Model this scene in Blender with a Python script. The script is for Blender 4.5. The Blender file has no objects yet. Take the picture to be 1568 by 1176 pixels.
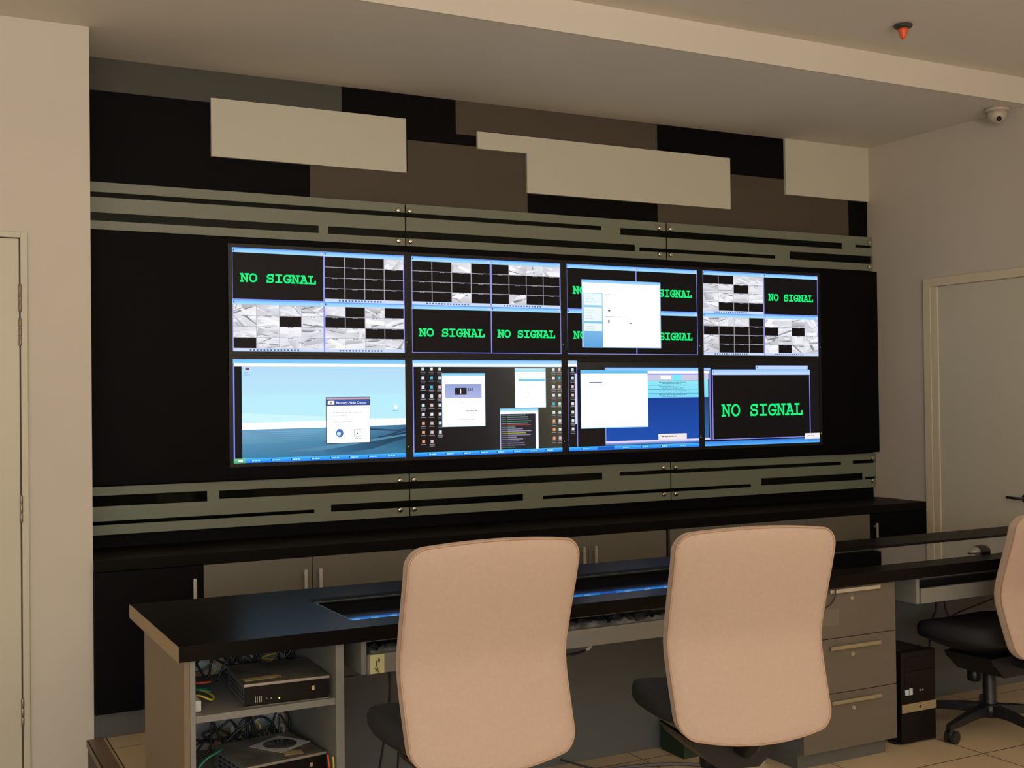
import bpy, bmesh, math, random
from mathutils import Vector, Matrix
from math import sin, cos, pi, radians
random.seed(7)
SC = bpy.context.scene
COL = SC.collection

# ------------------------------------------------------------------ camera, world, light, exposure
cd = bpy.data.cameras.new('camera'); cam = bpy.data.objects.new('camera', cd); COL.objects.link(cam)
cd.sensor_width = 36.0; cd.lens = 40.92; cd.clip_start = 0.05; cd.clip_end = 60
RZ = Matrix.Rotation(radians(-27.625), 3, 'Z'); RX = Matrix.Rotation(radians(0.691), 3, 'X'); RY = Matrix.Rotation(radians(0.680), 3, 'Y')
M3 = RZ @ RX @ RY
r_, f_, u_ = M3.col[0], M3.col[1], M3.col[2]
cam.matrix_world = Matrix(((r_.x, u_.x, -f_.x, -1.396), (r_.y, u_.y, -f_.y, -5.5395), (r_.z, u_.z, -f_.z, 1.42), (0, 0, 0, 1)))
SC.camera = cam
w = bpy.data.worlds.new('world'); SC.world = w; w.use_nodes = True
w.node_tree.nodes['Background'].inputs[0].default_value = (0.9, 0.95, 1.0, 1)
w.node_tree.nodes['Background'].inputs[1].default_value = 0.25
SC.view_settings.view_transform = 'Standard'; SC.view_settings.look = 'None'
SC.view_settings.exposure = 0.0; SC.view_settings.gamma = 1.0; SC.view_settings.use_curve_mapping = False

def area(name, loc, rot, sx, sy, power, col):
    l = bpy.data.lights.new(name, 'AREA'); l.shape = 'RECTANGLE'; l.size = sx; l.size_y = sy
    l.energy = power; l.color = col
    o = bpy.data.objects.new(name, l); COL.objects.link(o); o.location = loc; o.rotation_euler = [radians(a) for a in rot]
    return o
# unseen area light added behind the photographer for assumed daylight; rear wall is solid
area('added_rear_light', (-2.75, -8.88, 1.65), (90, 0, 0), 4.2, 1.7, 141, (0.93, 0.985, 1.0))
# unseen fill light added behind the photographer to brighten the ceiling
area('ceiling_fill', (0.8, -7.4, 1.1), (180, 0, 0), 4.0, 1.6, 212, (1.0, 0.95, 0.90))

# ------------------------------------------------------------------ materials
MATS = {}
def mat(name, col, rough=0.6, metal=0.0, spec=0.5, noise=None, bump=None, coat=0.0, sheen=0.0, trans=0.0, dull=0.0):
    """noise = (scale, amount, stretch) colour variation; bump = (scale, strength)"""
    if name in MATS: return MATS[name]
    m = bpy.data.materials.new(name); m.use_nodes = True; nt = m.node_tree; b = nt.nodes['Principled BSDF']
    b.inputs['Base Color'].default_value = (*col, 1); b.inputs['Roughness'].default_value = rough
    b.inputs['Metallic'].default_value = metal; b.inputs['Specular IOR Level'].default_value = spec
    b.inputs['Coat Weight'].default_value = coat; b.inputs['Sheen Weight'].default_value = sheen
    b.inputs['Transmission Weight'].default_value = trans
    tc = nt.nodes.new('ShaderNodeTexCoord')
    if noise:
        mp = nt.nodes.new('ShaderNodeMapping'); nt.links.new(tc.outputs['Object'], mp.inputs[0]); mp.inputs['Scale'].default_value = noise[2]
        n = nt.nodes.new('ShaderNodeTexNoise'); n.inputs['Scale'].default_value = noise[0]; n.inputs['Detail'].default_value = 4
        nt.links.new(mp.outputs[0], n.inputs['Vector'])
        r = nt.nodes.new('ShaderNodeMapRange'); r.inputs['From Min'].default_value = 0.25; r.inputs['From Max'].default_value = 0.75
        r.inputs['To Min'].default_value = 1 - noise[1]; r.inputs['To Max'].default_value = 1 + noise[1]
        nt.links.new(n.outputs[0], r.inputs['Value'])
        mx = nt.nodes.new('ShaderNodeVectorMath'); mx.operation = 'SCALE'; mx.inputs[0].default_value = col
        nt.links.new(r.outputs[0], mx.inputs['Scale']); nt.links.new(mx.outputs[0], b.inputs['Base Color'])
    if bump:
        n2 = nt.nodes.new('ShaderNodeTexNoise'); n2.inputs['Scale'].default_value = bump[0]; n2.inputs['Detail'].default_value = 3
        nt.links.new(tc.outputs['Object'], n2.inputs['Vector'])
        bp = nt.nodes.new('ShaderNodeBump'); bp.inputs['Strength'].default_value = bump[1]; bp.inputs['Distance'].default_value = 0.002
        nt.links.new(n2.outputs[0], bp.inputs['Height']); nt.links.new(bp.outputs[0], b.inputs['Normal'])
    if dull:
        df = nt.nodes.new('ShaderNodeBsdfDiffuse'); df.inputs[0].default_value = (*col, 1); ms = nt.nodes.new('ShaderNodeMixShader')
        ms.inputs[0].default_value = dull; out = nt.nodes['Material Output']
        nt.links.new(b.outputs[0], ms.inputs[1]); nt.links.new(df.outputs[0], ms.inputs[2]); nt.links.new(ms.outputs[0], out.inputs['Surface'])
    MATS[name] = m; return m
U1 = (1, 1, 1)
WALL = mat('cream_wall_paint', (0.66, 0.585, 0.485), 0.7, spec=0.3, noise=(1.6, 0.035, U1), bump=(60, 0.06))
WALLR = mat('taupe_white_wall_paint', (0.60, 0.52, 0.43), 0.65, spec=0.3, noise=(1.2, 0.05, U1), bump=(60, 0.06))
CEIL = mat('ceiling_paint', (0.76, 0.69, 0.59), 0.8, spec=0.2, noise=(0.9, 0.04, U1), bump=(40, 0.05))
BEAM = mat('beam_paint', (0.69, 0.61, 0.505), 0.75, spec=0.2, noise=(1.0, 0.03, U1))
DOORP = mat('cream_door_paint', (0.62, 0.555, 0.42), 0.45, noise=(1.5, 0.03, U1))
FRAMEP = mat('door_frame_paint', (0.70, 0.59, 0.41), 0.4, noise=(2, 0.03, U1))
CREAM = mat('cream_laminate_panel', (0.62, 0.575, 0.44), 0.5, noise=(1.5, 0.02, U1))
TAUPE = mat('taupe_laminate_panel', (0.088, 0.069, 0.046), 0.55, spec=0.25, noise=(3, 0.06, (1, 1, 3)), bump=(200, 0.05))
TAUPEG = mat('grey_taupe_laminate_panel', (0.078, 0.073, 0.056), 0.55, spec=0.25, noise=(3, 0.06, (1, 1, 3)), bump=(200, 0.05))
BLACK = mat('black_laminate', (0.0052, 0.0046, 0.0044), 0.5, spec=0.10, dull=0.5, noise=(6, 0.15, (1, 1, 6)))
BLACKM = mat('matt_black_board', (0.0055, 0.0048, 0.0045), 0.6, spec=0.10, dull=0.5)
CABB = mat('black_brown_counter', (0.009, 0.007, 0.0055), 0.3, spec=0.15, dull=0.6, noise=(5, 0.25, (1, 8, 8)))
CABD = mat('taupe_cabinet_door', (0.140, 0.124, 0.090), 0.5, noise=(5, 0.05, (1, 1, 5)))
FROST = mat('frosted_film', (0.20, 0.212, 0.148), 0.33, spec=0.5, noise=(1.2, 0.06, U1))
STEEL = mat('brushed_steel', (0.55, 0.50, 0.43), 0.35, metal=1.0)
SATIN = mat('satin_handle', (0.62, 0.57, 0.49), 0.4, metal=0.7)
BRASS = mat('brass_tint_handle', (0.34, 0.28, 0.175), 0.4, metal=0.4)
CHROME = mat('chrome', (0.75, 0.66, 0.55), 0.15, metal=1.0)
BEZEL = mat('display_bezel', (0.006, 0.006, 0.007), 0.35, spec=0.4)
WOOD = mat('dark_espresso_wood', (0.008, 0.006, 0.005), 0.24, spec=0.15, dull=0.6, noise=(7, 0.35, (1, 14, 14)))
WOODE = mat('tan_edge_band', (0.34, 0.235, 0.125), 0.5, noise=(6, 0.08, (8, 1, 8)))
PANELT = mat('tan_end_panel', (0.185, 0.125, 0.075), 0.5, noise=(4, 0.06, (1, 1, 4)))
GLASSB = mat('black_desk_glass', (0.004, 0.004, 0.005), 0.03, spec=0.9, coat=1.0)
GREY = mat('grey_desk_laminate', (0.20, 0.19, 0.165), 0.5, noise=(6, 0.05, (1, 1, 5)))
GREYD = mat('grey_modesty_laminate', (0.10, 0.105, 0.10), 0.55, noise=(5, 0.05, (1, 1, 5)))
DRAWER = mat('grey_drawer_laminate', (0.125, 0.102, 0.074), 0.45, noise=(6, 0.05, (1, 1, 5)))
PLINTH = mat('plinth_grey', (0.10, 0.095, 0.085), 0.5, noise=(5, 0.05, U1))
PEACH = mat('peach_upholstery', (0.485, 0.352, 0.275), 0.85, spec=0.15, sheen=0.25, noise=(90, 0.03, U1), bump=(900, 0.25))
PEACHP = mat('peach_piping', (0.43, 0.29, 0.20), 0.85, spec=0.15, bump=(900, 0.2))
SEATF = mat('black_seat_fabric', (0.026, 0.026, 0.028), 0.8, spec=0.25, bump=(700, 0.3), noise=(60, 0.1, U1))
PLAST = mat('black_plastic', (0.012, 0.012, 0.013), 0.4, spec=0.4)
RUBBER = mat('black_cable_rubber', (0.012, 0.012, 0.012), 0.5)
TRIM = mat('brown_edge_trim', (0.19, 0.13, 0.085), 0.45, noise=(5, 0.08, U1))
RISER = mat('dark_riser_board', (0.07, 0.05, 0.04), 0.6)
FRAMED = mat('pc_dusty_metal', (0.17, 0.155, 0.125), 0.5, metal=0.3, noise=(11, 0.55, U1))
RIM = mat('pc_silver_rim', (0.36, 0.32, 0.27), 0.35, metal=0.5)
PCB = mat('pc_black_front', (0.009, 0.007, 0.0065), 0.3, spec=0.25, dull=0.4)
PCS = mat('pc_side_vent_grey', (0.16, 0.17, 0.165), 0.5)
WHITE = mat('white_plastic', (0.62, 0.60, 0.56), 0.45)
PAPER = mat('white_paper', (0.55, 0.53, 0.50), 0.8)
YELLOW = mat('yellow_paper', (0.60, 0.56, 0.27), 0.8)
KRAFT = mat('manila_paper', (0.42, 0.32, 0.14), 0.8)
INK = mat('ink', (0.03, 0.03, 0.035), 0.6)
FOIL = mat('crinkled_plastic_wrap', (0.20, 0.20, 0.20), 0.18, spec=1.0, bump=(18, 0.6), noise=(14, 0.7, (1, 3, 3)))
DISC = mat('disc_film', (0.13, 0.12, 0.11), 0.2, metal=0.6)
RED = mat('red_plastic', (0.65, 0.08, 0.03), 0.4); ORANGE = mat('orange_red_bulb_cap', (0.85, 0.11, 0.02), 0.4)
GREENC = mat('green_cable', (0.03, 0.22, 0.13), 0.5); YELC = mat('yellow_cable', (0.62, 0.50, 0.04), 0.5)
ORC = mat('orange_cable', (0.55, 0.20, 0.05), 0.5); WHC = mat('white_cable', (0.5, 0.5, 0.5), 0.5)
BOXG = mat('dark_green_card', (0.012, 0.03, 0.014), 0.7); ROSE = mat('dark_rosette', (0.035, 0.04, 0.03), 0.5)
DOME = mat('cream_dome', (0.50, 0.42, 0.31), 0.35); SILV = mat('silver_band', (0.42, 0.34, 0.20), 0.35, metal=0.5)
LED = None
def emis(name, col, s):
    m = bpy.data.materials.new(name); m.use_nodes = True; b = m.node_tree.nodes['Principled BSDF']
    b.inputs['Base Color'].default_value = (0, 0, 0, 1); b.inputs['Emission Color'].default_value = (*col, 1); b.inputs['Emission Strength'].default_value = s
    return m
LED = emis('green_led', (0.7, 1.0, 0.1), 1.5)

def floor_mat(name, col, seam, ox, oy, size=0.6):
    m = bpy.data.materials.new(name); m.use_nodes = True; nt = m.node_tree; b = nt.nodes['Principled BSDF']; L = nt.links.new
    tc = nt.nodes.new('ShaderNodeTexCoord'); sp = nt.nodes.new('ShaderNodeSeparateXYZ'); L(tc.outputs['Object'], sp.inputs[0])
    ms = []
    for ax, o in (('X', ox), ('Y', oy)):
        a = nt.nodes.new('ShaderNodeMath'); a.operation = 'SUBTRACT'; L(sp.outputs[ax], a.inputs[0]); a.inputs[1].default_value = o - size / 2
        d = nt.nodes.new('ShaderNodeMath'); d.operation = 'FLOORED_MODULO'; L(a.outputs[0], d.inputs[0]); d.inputs[1].default_value = size
        e = nt.nodes.new('ShaderNodeMath'); e.operation = 'SUBTRACT'; L(d.outputs[0], e.inputs[0]); e.inputs[1].default_value = size / 2
        f = nt.nodes.new('ShaderNodeMath'); f.operation = 'ABSOLUTE'; L(e.outputs[0], f.inputs[0])
        g = nt.nodes.new('ShaderNodeMath'); g.operation = 'LESS_THAN'; L(f.outputs[0], g.inputs[0]); g.inputs[1].default_value = 0.0028; ms.append(g)
    mx = nt.nodes.new('ShaderNodeMath'); mx.operation = 'MAXIMUM'; L(ms[0].outputs[0], mx.inputs[0]); L(ms[1].outputs[0], mx.inputs[1])
    n = nt.nodes.new('ShaderNodeTexNoise'); n.inputs['Scale'].default_value = 3.0; n.inputs['Detail'].default_value = 6; L(tc.outputs['Object'], n.inputs['Vector'])
    cr = nt.nodes.new('ShaderNodeValToRGB'); L(n.outputs[0], cr.inputs[0])
    cr.color_ramp.elements[0].position = 0.3; cr.color_ramp.elements[0].color = (*[c * 0.9 for c in col], 1)
    cr.color_ramp.elements[1].position = 0.7; cr.color_ramp.elements[1].color = (*[c * 1.08 for c in col], 1)
    mm = nt.nodes.new('ShaderNodeMix'); mm.data_type = 'RGBA'; L(mx.outputs[0], mm.inputs['Factor']); L(cr.outputs[0], mm.inputs['A']); mm.inputs['B'].default_value = (*seam, 1)
    L(mm.outputs['Result'], b.inputs['Base Color']); b.inputs['Roughness'].default_value = 0.42
    return m
FLOOR = floor_mat('tan_raised_floor_tile', (0.60, 0.46, 0.285), (0.05, 0.022, 0.012), 2.36, -2.12)
FLOOR2 = floor_mat('tan_lower_floor_tile', (0.55, 0.43, 0.28), (0.06, 0.03, 0.02), -0.7, -0.4)

# ------------------------------------------------------------------ mesh helpers
class MB:
    """one mesh under construction, in world coordinates"""
    def __init__(s): s.v = []; s.f = []; s.sm = []
    def add(s, vs, fs, smooth=False):
        o = len(s.v); s.v += [tuple(v) for v in vs]; s.f += [tuple(i + o for i in f) for f in fs]; s.sm += [smooth] * len(fs); return s
    def box(s, x0, x1, y0, y1, z0, z1, b=0.0):
        if b <= 0:
            vs = [(x0, y0, z0), (x1, y0, z0), (x1, y1, z0), (x0, y1, z0), (x0, y0, z1), (x1, y0, z1), (x1, y1, z1), (x0, y1, z1)]
            return s.add(vs, [(0, 3, 2, 1), (4, 5, 6, 7), (0, 1, 5, 4), (1, 2, 6, 5), (2, 3, 7, 6), (3, 0, 4, 7)])
        bm = bmesh.new(); bmesh.ops.create_cube(bm, size=1)
        for v in bm.verts: v.co = Vector(((x0 + x1) / 2 + v.co.x * (x1 - x0), (y0 + y1) / 2 + v.co.y * (y1 - y0), (z0 + z1) / 2 + v.co.z * (z1 - z0)))
        bmesh.ops.bevel(bm, geom=list(bm.edges), offset=b, segments=2, profile=0.6, affect='EDGES')
        return s.bm(bm)
    def bm(s, bm, smooth=False):
        bm.verts.index_update(); vs = [v.co.copy() for v in bm.verts]; fs = [[v.index for v in f.verts] for f in bm.faces]; bm.free(); return s.add(vs, fs, smooth)
    def prism(s, pts, y0, y1):
        """pts (x,z) outline, extruded from y0 (front) to y1"""
        n = len(pts); a = sum(pts[i][0] * pts[(i + 1) % n][1] - pts[(i + 1) % n][0] * pts[i][1] for i in range(n))
        if a < 0: pts = pts[::-1]
        vs = [(x, y0, z) for x, z in pts] + [(x, y1, z) for x, z in pts]
        fs = [tuple(range(n)), tuple(range(2 * n - 1, n - 1, -1))] + [(i, n + i, n + (i + 1) % n, (i + 1) % n) for i in range(n)]
        return s.add(vs, fs)
    def tube(s, pts, r, n=8, smooth=True, closed=False):
        pts = [Vector(p) for p in pts]; rs = r if isinstance(r, (list, tuple)) else [r] * len(pts)
        vs = []; fs = []; up = None
        for i, p in enumerate(pts):
            if closed: d = pts[(i + 1) % len(pts)] - pts[i - 1]
            else: d = (pts[min(i + 1, len(pts) - 1)] - pts[max(i - 1, 0)])
            d.normalize()
            if up is None: up = Vector((0, 0, 1)) if abs(d.z) < 0.9 else Vector((1, 0, 0))
            a = d.cross(up); a.normalize(); c = a.cross(d); up = c
            for k in range(n):
                t = 2 * pi * k / n; vs.append(p + a * cos(t) * rs[i] + c * sin(t) * rs[i])
        m = len(pts)
        for i in range(m if closed else m - 1):
            j = (i + 1) % m
            for k in range(n): fs.append((i * n + k, i * n + (k + 1) % n, j * n + (k + 1) % n, j * n + k))
        if not closed:
            fs.append(tuple(range(n - 1, -1, -1))); fs.append(tuple((m - 1) * n + k for k in range(n)))
        return s.add(vs, fs, smooth)
    def lathe(s, prof, c, n=24, axis='z', smooth=True):
        """prof = [(r,h)...] revolved round an axis through c"""
        vs = []; fs = []
        for r, h in prof:
            for k in range(n):
                t = 2 * pi * k / n; a, b = r * cos(t), r * sin(t)
                vs.append((c[0] + a, c[1] + b, c[2] + h) if axis == 'z' else (c[0] + a, c[1] + h, c[2] + b) if axis == 'y' else (c[0] + h, c[1] + a, c[2] + b))
        for i in range(len(prof) - 1):
            for k in range(n): fs.append((i * n + k, i * n + (k + 1) % n, (i + 1) * n + (k + 1) % n, (i + 1) * n + k))
        fs.append(tuple(range(n - 1, -1, -1))); fs.append(tuple((len(prof) - 1) * n + k for k in range(n)))
        return s.add(vs, fs, smooth)
def smooth_path(pts, n=8):
    P = [Vector(p) for p in pts]; P = [P[0] * 2 - P[1]] + P + [P[-1] * 2 - P[-2]]; out = []
    for i in range(1, len(P) - 2):
        for k in range(n):
            t = k / n; a, b, c, d = P[i - 1], P[i], P[i + 1], P[i + 2]
            out.append(0.5 * ((2 * b) + (c - a) * t + (2 * a - 5 * b + 4 * c - d) * t * t + (3 * b - a - 3 * c + d) * t ** 3))
    out.append(P[-2]); return out

def wloc(o):
    p = Vector((0, 0, 0))
    while o is not None: p += o.location; o = o.parent
    return p
def obj(name, mb, m, parent=None, label=None, loc=None):
    me = bpy.data.meshes.new(name)
    o = bpy.data.objects.new(name, me); COL.objects.link(o)
    if parent is not None: o.parent = parent
    elif loc is not None: o.location = loc
    elif mb.v:
        xs, ys, zs = zip(*mb.v); o.location = ((min(xs) + max(xs)) / 2, (min(ys) + max(ys)) / 2, min(zs))
    off = wloc(o)
    me.from_pydata([Vector(v) - off for v in mb.v], [], mb.f)
    bm = bmesh.new(); bm.from_mesh(me); bmesh.ops.recalc_face_normals(bm, faces=bm.faces); bm.to_mesh(me); bm.free()
    for p, sm in zip(me.polygons, mb.sm): p.use_smooth = sm
    me.materials.append(m)
    if label: o['label'] = label
    return o
def thing(name, label, cat, loc, group=None):
    o = bpy.data.objects.new(name, None); COL.objects.link(o); o.location = loc; o.empty_display_size = 0.1
    return tag(o, label, cat, group)
def tag(o, label, cat, group=None):
    o['label'] = label; o['category'] = cat
    if group: o['group'] = group
    return o
def struct(name, mb, m, parent=None, label=None):
    o = obj(name, mb, m, parent, label)
    if parent is None: o['kind'] = 'structure'
    return o
def copy_tree(o, parent=None):
    c = o.copy(); COL.objects.link(c); c.parent = parent
    for ch in o.children: copy_tree(ch, c)
    return c

# ------------------------------------------------------------------ room shell
XR = 4.167; ZC = 3.0146; YP = -0.36
struct('floor', MB().box(-0.70, 4.30, -9.0, 0.20, -0.03, 0.0), FLOOR)
struct('floor_lower', MB().box(-5.0, -0.722, -9.0, -0.2, -0.20, -0.15), FLOOR2, label='lower tan tiled floor left of the raised floor')
struct('trim_1', MB().box(-0.722, -0.655, -9.0, -0.30, 0.0005, 0.006, 0.002).box(-0.722, -0.716, -9.0, -0.372, -0.02, 0.006), TRIM, label='brown edge trim along the raised floor')
struct('trim_2', MB().box(-0.716, -0.702, -9.0, -0.372, -0.149, -0.0008), RISER, label='dark riser under the raised floor edge')
struct('wall_back', MB().box(-0.69, 4.30, 0.090, 0.25, 0.0, ZC), WALL)
struct('wall_right', MB().box(XR, 4.32, -9.0, 0.0895, -0.03, 3.2), WALLR)
# the door of wall_right is built as a slab and lining standing in the wall face
struct('wall_left', MB().box(-5.0, -0.690, YP, 0.25, -0.15, ZC), WALL, label='cream wall pier left of the video wall')
struct('wall_side', MB().box(-5.15, -5.0, -9.0, 0.25, -0.2, 3.2), WALL)
struct('wall_rear', MB().box(-5.0, 4.32, -9.15, -9.0, -0.2, 3.2), WALL)
struct('ceiling_soffit', MB().box(-5.0, 4.32, -1.155, 0.25, ZC, ZC + 0.3), CEIL, label='lowered ceiling soffit over the video wall')
struct('beam_face', MB().box(-5.0, XR - 0.001, -1.17, -1.156, ZC - 0.0005, 3.1595), BEAM, label='cream vertical face of the ceiling step')
struct('ceiling', MB().box(-5.0, 4.32, -9.15, -1.1555, 3.16, 3.3), CEIL)

# left door in the wall pier
D1 = struct('door_1', MB().box(-1.86, -0.972, YP - 0.014, YP - 0.002, -0.145, 2.098, 0.002), DOORP, label='cream flush door at the left edge of the picture')
fr = MB().box(-0.966, -0.940, YP - 0.019, YP - 0.001, -0.149, 2.126, 0.002).box(-1.90, -0.966, YP - 0.019, YP - 0.001, 2.103, 2.126, 0.002)
obj('door_frame', fr, DOORP, D1)
obj('door_gap', MB().box(-0.972, -0.966, YP - 0.010, YP - 0.001, -0.149, 2.103).box(-1.86, -0.966, YP - 0.010, YP - 0.001, 2.098, 2.103), RISER, D1)
HINGE = mat('hinge_metal', (0.30, 0.23, 0.18), 0.4, metal=0.6)
for z in (1.855, 1.715, 0.99, 0.16):
    h = MB()
    for k in range(3): h.lathe([(0.0055, 0), (0.0065, 0.002), (0.0065, 0.034), (0.0055, 0.036)], (-0.969, YP - 0.020, z - 0.056 + k * 0.038), 10)
    h.box(-0.975, -0.963, YP - 0.018, YP - 0.0135, z - 0.055, z + 0.055)
    obj('hinge', h, HINGE, D1)

# right door in the right wall (opening, reveal and leaf)
D2 = struct('door_2', MB().box(XR - 0.008, XR - 0.001, -1.60, -0.452, 0.012, 2.062, 0.001), DOORP, label='cream flush door in the right wall')
obj('door_frame', MB().box(XR - 0.022, XR - 0.001, -0.450, -0.394, 0.001, 2.118, 0.003).box(XR - 0.022, XR - 0.001, -1.66, -0.450, 2.066, 2.118, 0.003)
    .box(XR - 0.016, XR - 0.001, -0.500, -0.452, 0.001, 2.066, 0.003), FRAMEP, D2)
obj('door_handle', MB().lathe([(0.024, 0), (0.024, -0.006), (0.020, -0.009)], (XR - 0.008, -1.10, 0.825), 16, 'x')
    .tube([(XR - 0.01, -1.10, 0.825), (XR - 0.05, -1.10, 0.825), (XR - 0.055, -1.07, 0.826), (XR - 0.055, -1.01, 0.828)], 0.008, 8), PLAST, D2)

# ------------------------------------------------------------------ decorative panels above the video wall
def wpanel(name, pts, m, label, front, back=0.0895, cat='wall panel'):
    o = obj(name, MB().prism(pts, front, back), m); return tag(o, label, cat)
XL = -0.6895; XE = XR - 0.0005; ZT = ZC - 0.0005
wpanel('wall_panel', [(XL, 2.862), (0.586, 2.862), (0.586, ZT), (XL, ZT)], TAUPEG,
       'grey-taupe wall panel under the ceiling at the far left', 0.080)
wpanel('wall_panel', [(XL, 2.42), (0.416, 2.42), (0.416, 2.61), (0.944, 2.61), (0.944, 2.775), (1.362, 2.775), (1.362, 2.833), (1.225, 2.833), (1.225, ZT), (0.5865, ZT), (0.5865, 2.8615), (XL, 2.8615)], BLACK,
       'black stepped wall panel behind the leftmost cream rectangle', 0.080)
wpanel('wall_panel', [(1.2255, 2.8335), (1.3625, 2.8335), (1.3625, 2.79), (2.522, 2.79), (2.522, ZT), (1.2255, ZT)], TAUPE,
       'taupe wall panel under the ceiling above the long cream panel', 0.080)
wpanel('wall_panel', [(0.4165, 2.42), (1.6545, 2.42), (1.6545, 2.7745), (0.9445, 2.7745), (0.9445, 2.6095), (0.4165, 2.6095)], TAUPE,
       'taupe wall panel between the two cream rectangles above the glass', 0.080)
wpanel('wall_panel', [(2.5225, 2.762), (3.4795, 2.762), (3.4795, ZT), (2.5225, ZT)], BLACK,
       'black wall panel between the long cream panel and the corner cream panel', 0.080)
wpanel('wall_panel', [(1.655, 2.42), (2.5195, 2.42), (2.5195, 2.60), (1.655, 2.60)], BLACK,
       'narrow black wall panel below the long cream panel', 0.080)
wpanel('wall_panel', [(2.520, 2.42), (4.004, 2.42), (4.004, 2.70), (3.4795, 2.70), (3.4795, 2.7615), (2.52, 2.7615)], TAUPE,
       'taupe wall panel at the right above the glass', 0.080)
wpanel('wall_panel', [(4.0045, 2.42), (XE, 2.42), (XE, 2.70), (4.0045, 2.70)], BLACK,
       'small black wall panel in the right corner', 0.080)
wpanel('wall_panel', [(-0.078, 2.599), (0.931, 2.599), (0.931, 2.880), (-0.078, 2.880)], CREAM,
       'leftmost cream rectangular wall panel', 0.062, 0.0795)
wpanel('wall_panel', [(1.345, 2.762), (1.645, 2.762), (1.645, 2.545), (3.041, 2.545), (3.041, 2.854), (1.345, 2.854)], CREAM,
       'long cream wall panel with a notch at its lower left', 0.062, 0.0795)
wpanel('wall_panel', [(3.473, 2.666), (XE, 2.666), (XE, ZT), (3.473, ZT)], CREAM,
       'cream wall panel in the right corner under the ceiling', 0.062, 0.0795)
# black board behind the glass and the displays
tag(obj('backing_board', MB().box(XL, XE, 0.060, 0.0895, 0.7565, 2.4195), BLACKM), 'large matt black board behind the glass bands and displays', 'wall board')

# ------------------------------------------------------------------ frosted glass bands
def clearmat():
    m = bpy.data.materials.new('clear_tinted_glass'); m.use_nodes = True; b = m.node_tree.nodes['Principled BSDF']
    b.inputs['Base Color'].default_value = (0.70, 0.78, 0.70, 1); b.inputs['Roughness'].default_value = 0.02
    b.inputs['Transmission Weight'].default_value = 1.0; b.inputs['IOR'].default_value = 1.15
    return m
CLEAR = clearmat()
def glass_band(x0, x1, z0, z1, stripes, label, bolts):
    """stripes = clear slots (xa, xb, za, zb) left in the frosted film"""
    g = thing('glass_panel', label, 'glass panel', ((x0 + x1) / 2, 0.04, z0), 'frosted glass panels with clear stripes')
    obj('pane', MB().box(x0, x1, 0.036, 0.046, z0, z1, 0.001), CLEAR, g)
    xs = sorted({x0, x1} | {min(max(v, x0), x1) for s in stripes for v in s[:2]})
    f = MB(); y0, y1 = 0.0350, 0.0357
    for a, b in zip(xs, xs[1:]):
        if b - a < 1e-5: continue
        mid = (a + b) / 2; cuts = sorted((s[2], s[3]) for s in stripes if s[0] <= mid <= s[1])
        z = z0 + 0.0008
        for c0, c1 in cuts + [(z1 - 0.0008, z1 - 0.0008)]:
            if c0 > z: f.box(a, b, y0, y1, z, c0)
            z = max(z, c1)
    obj('frosted_film', f, FROST, g)
    for bx, bz in bolts:
        obj('standoff_bolt', MB().lathe([(0.008, 0.0), (0.013, -0.001), (0.013, -0.014), (0.011, -0.017), (0.005, -0.0175)], (bx, 0.035, bz), 16, 'y')
            .lathe([(0.006, 0.0), (0.006, 0.013)], (bx, 0.0465, bz), 10, 'y'), CHROME, g)
U0, U1z = 2.2125, 2.431
up = [(-2, 2.103, 2.361, 2.385), (-2, 0.444, 2.253, 2.291), (0.492, 2.327, 2.253, 2.291), (2.230, 3.902, 2.343, 2.382),
      (2.358, 3.357, 2.256, 2.278), (3.471, 9, 2.258, 2.308), (4.018, 9, 2.360, 2.377)]
glass_band(XL + 0.001, 0.907, U0, U1z, up, 'frosted glass panel above the screens, leftmost of three', [(0.868, 2.394), (0.868, 2.237)])
glass_band(0.915, 2.543, U0, U1z, up, 'frosted glass panel above the screens, middle of three', [(0.933, 2.394), (0.933, 2.237), (2.495, 2.394), (2.495, 2.243)])
glass_band(2.551, XE - 0.002, U0, U1z, up, 'frosted glass panel above the screens, against the right wall', [(2.572, 2.394), (2.572, 2.243), (4.128, 2.395), (4.128, 2.238)])
lo = [(-2, -0.118, 0.947, 0.997), (-0.062, 2.088, 0.955, 0.995), (-2, 0.408, 0.862, 0.880), (0.494, 1.581, 0.863, 0.899), (1.703, 3.144, 0.864, 0.884),
      (2.203, 3.868, 0.971, 0.993), (3.223, 4.047, 0.870, 0.914), (3.966, 9, 0.974, 0.997), (4.071, 9, 0.872, 0.887)]
L0, L1 = 0.817, 1.0375
glass_band(XL + 0.001, 0.913, L0, L1, lo, 'frosted glass panel below the screens, leftmost of three', [(0.862, 1.004), (0.862, 0.853)])
glass_band(0.921, 2.552, L0, L1, lo, 'frosted glass panel below the screens, middle of three', [(0.939, 1.004), (0.939, 0.853), (2.500, 1.007), (2.500, 0.852)])
glass_band(2.560, XE - 0.002, L0, L1, lo, 'frosted glass panel below the screens, against the right wall', [(2.584, 1.006), (2.584, 0.851), (4.127, 1.009), (4.127, 0.862)])

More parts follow.
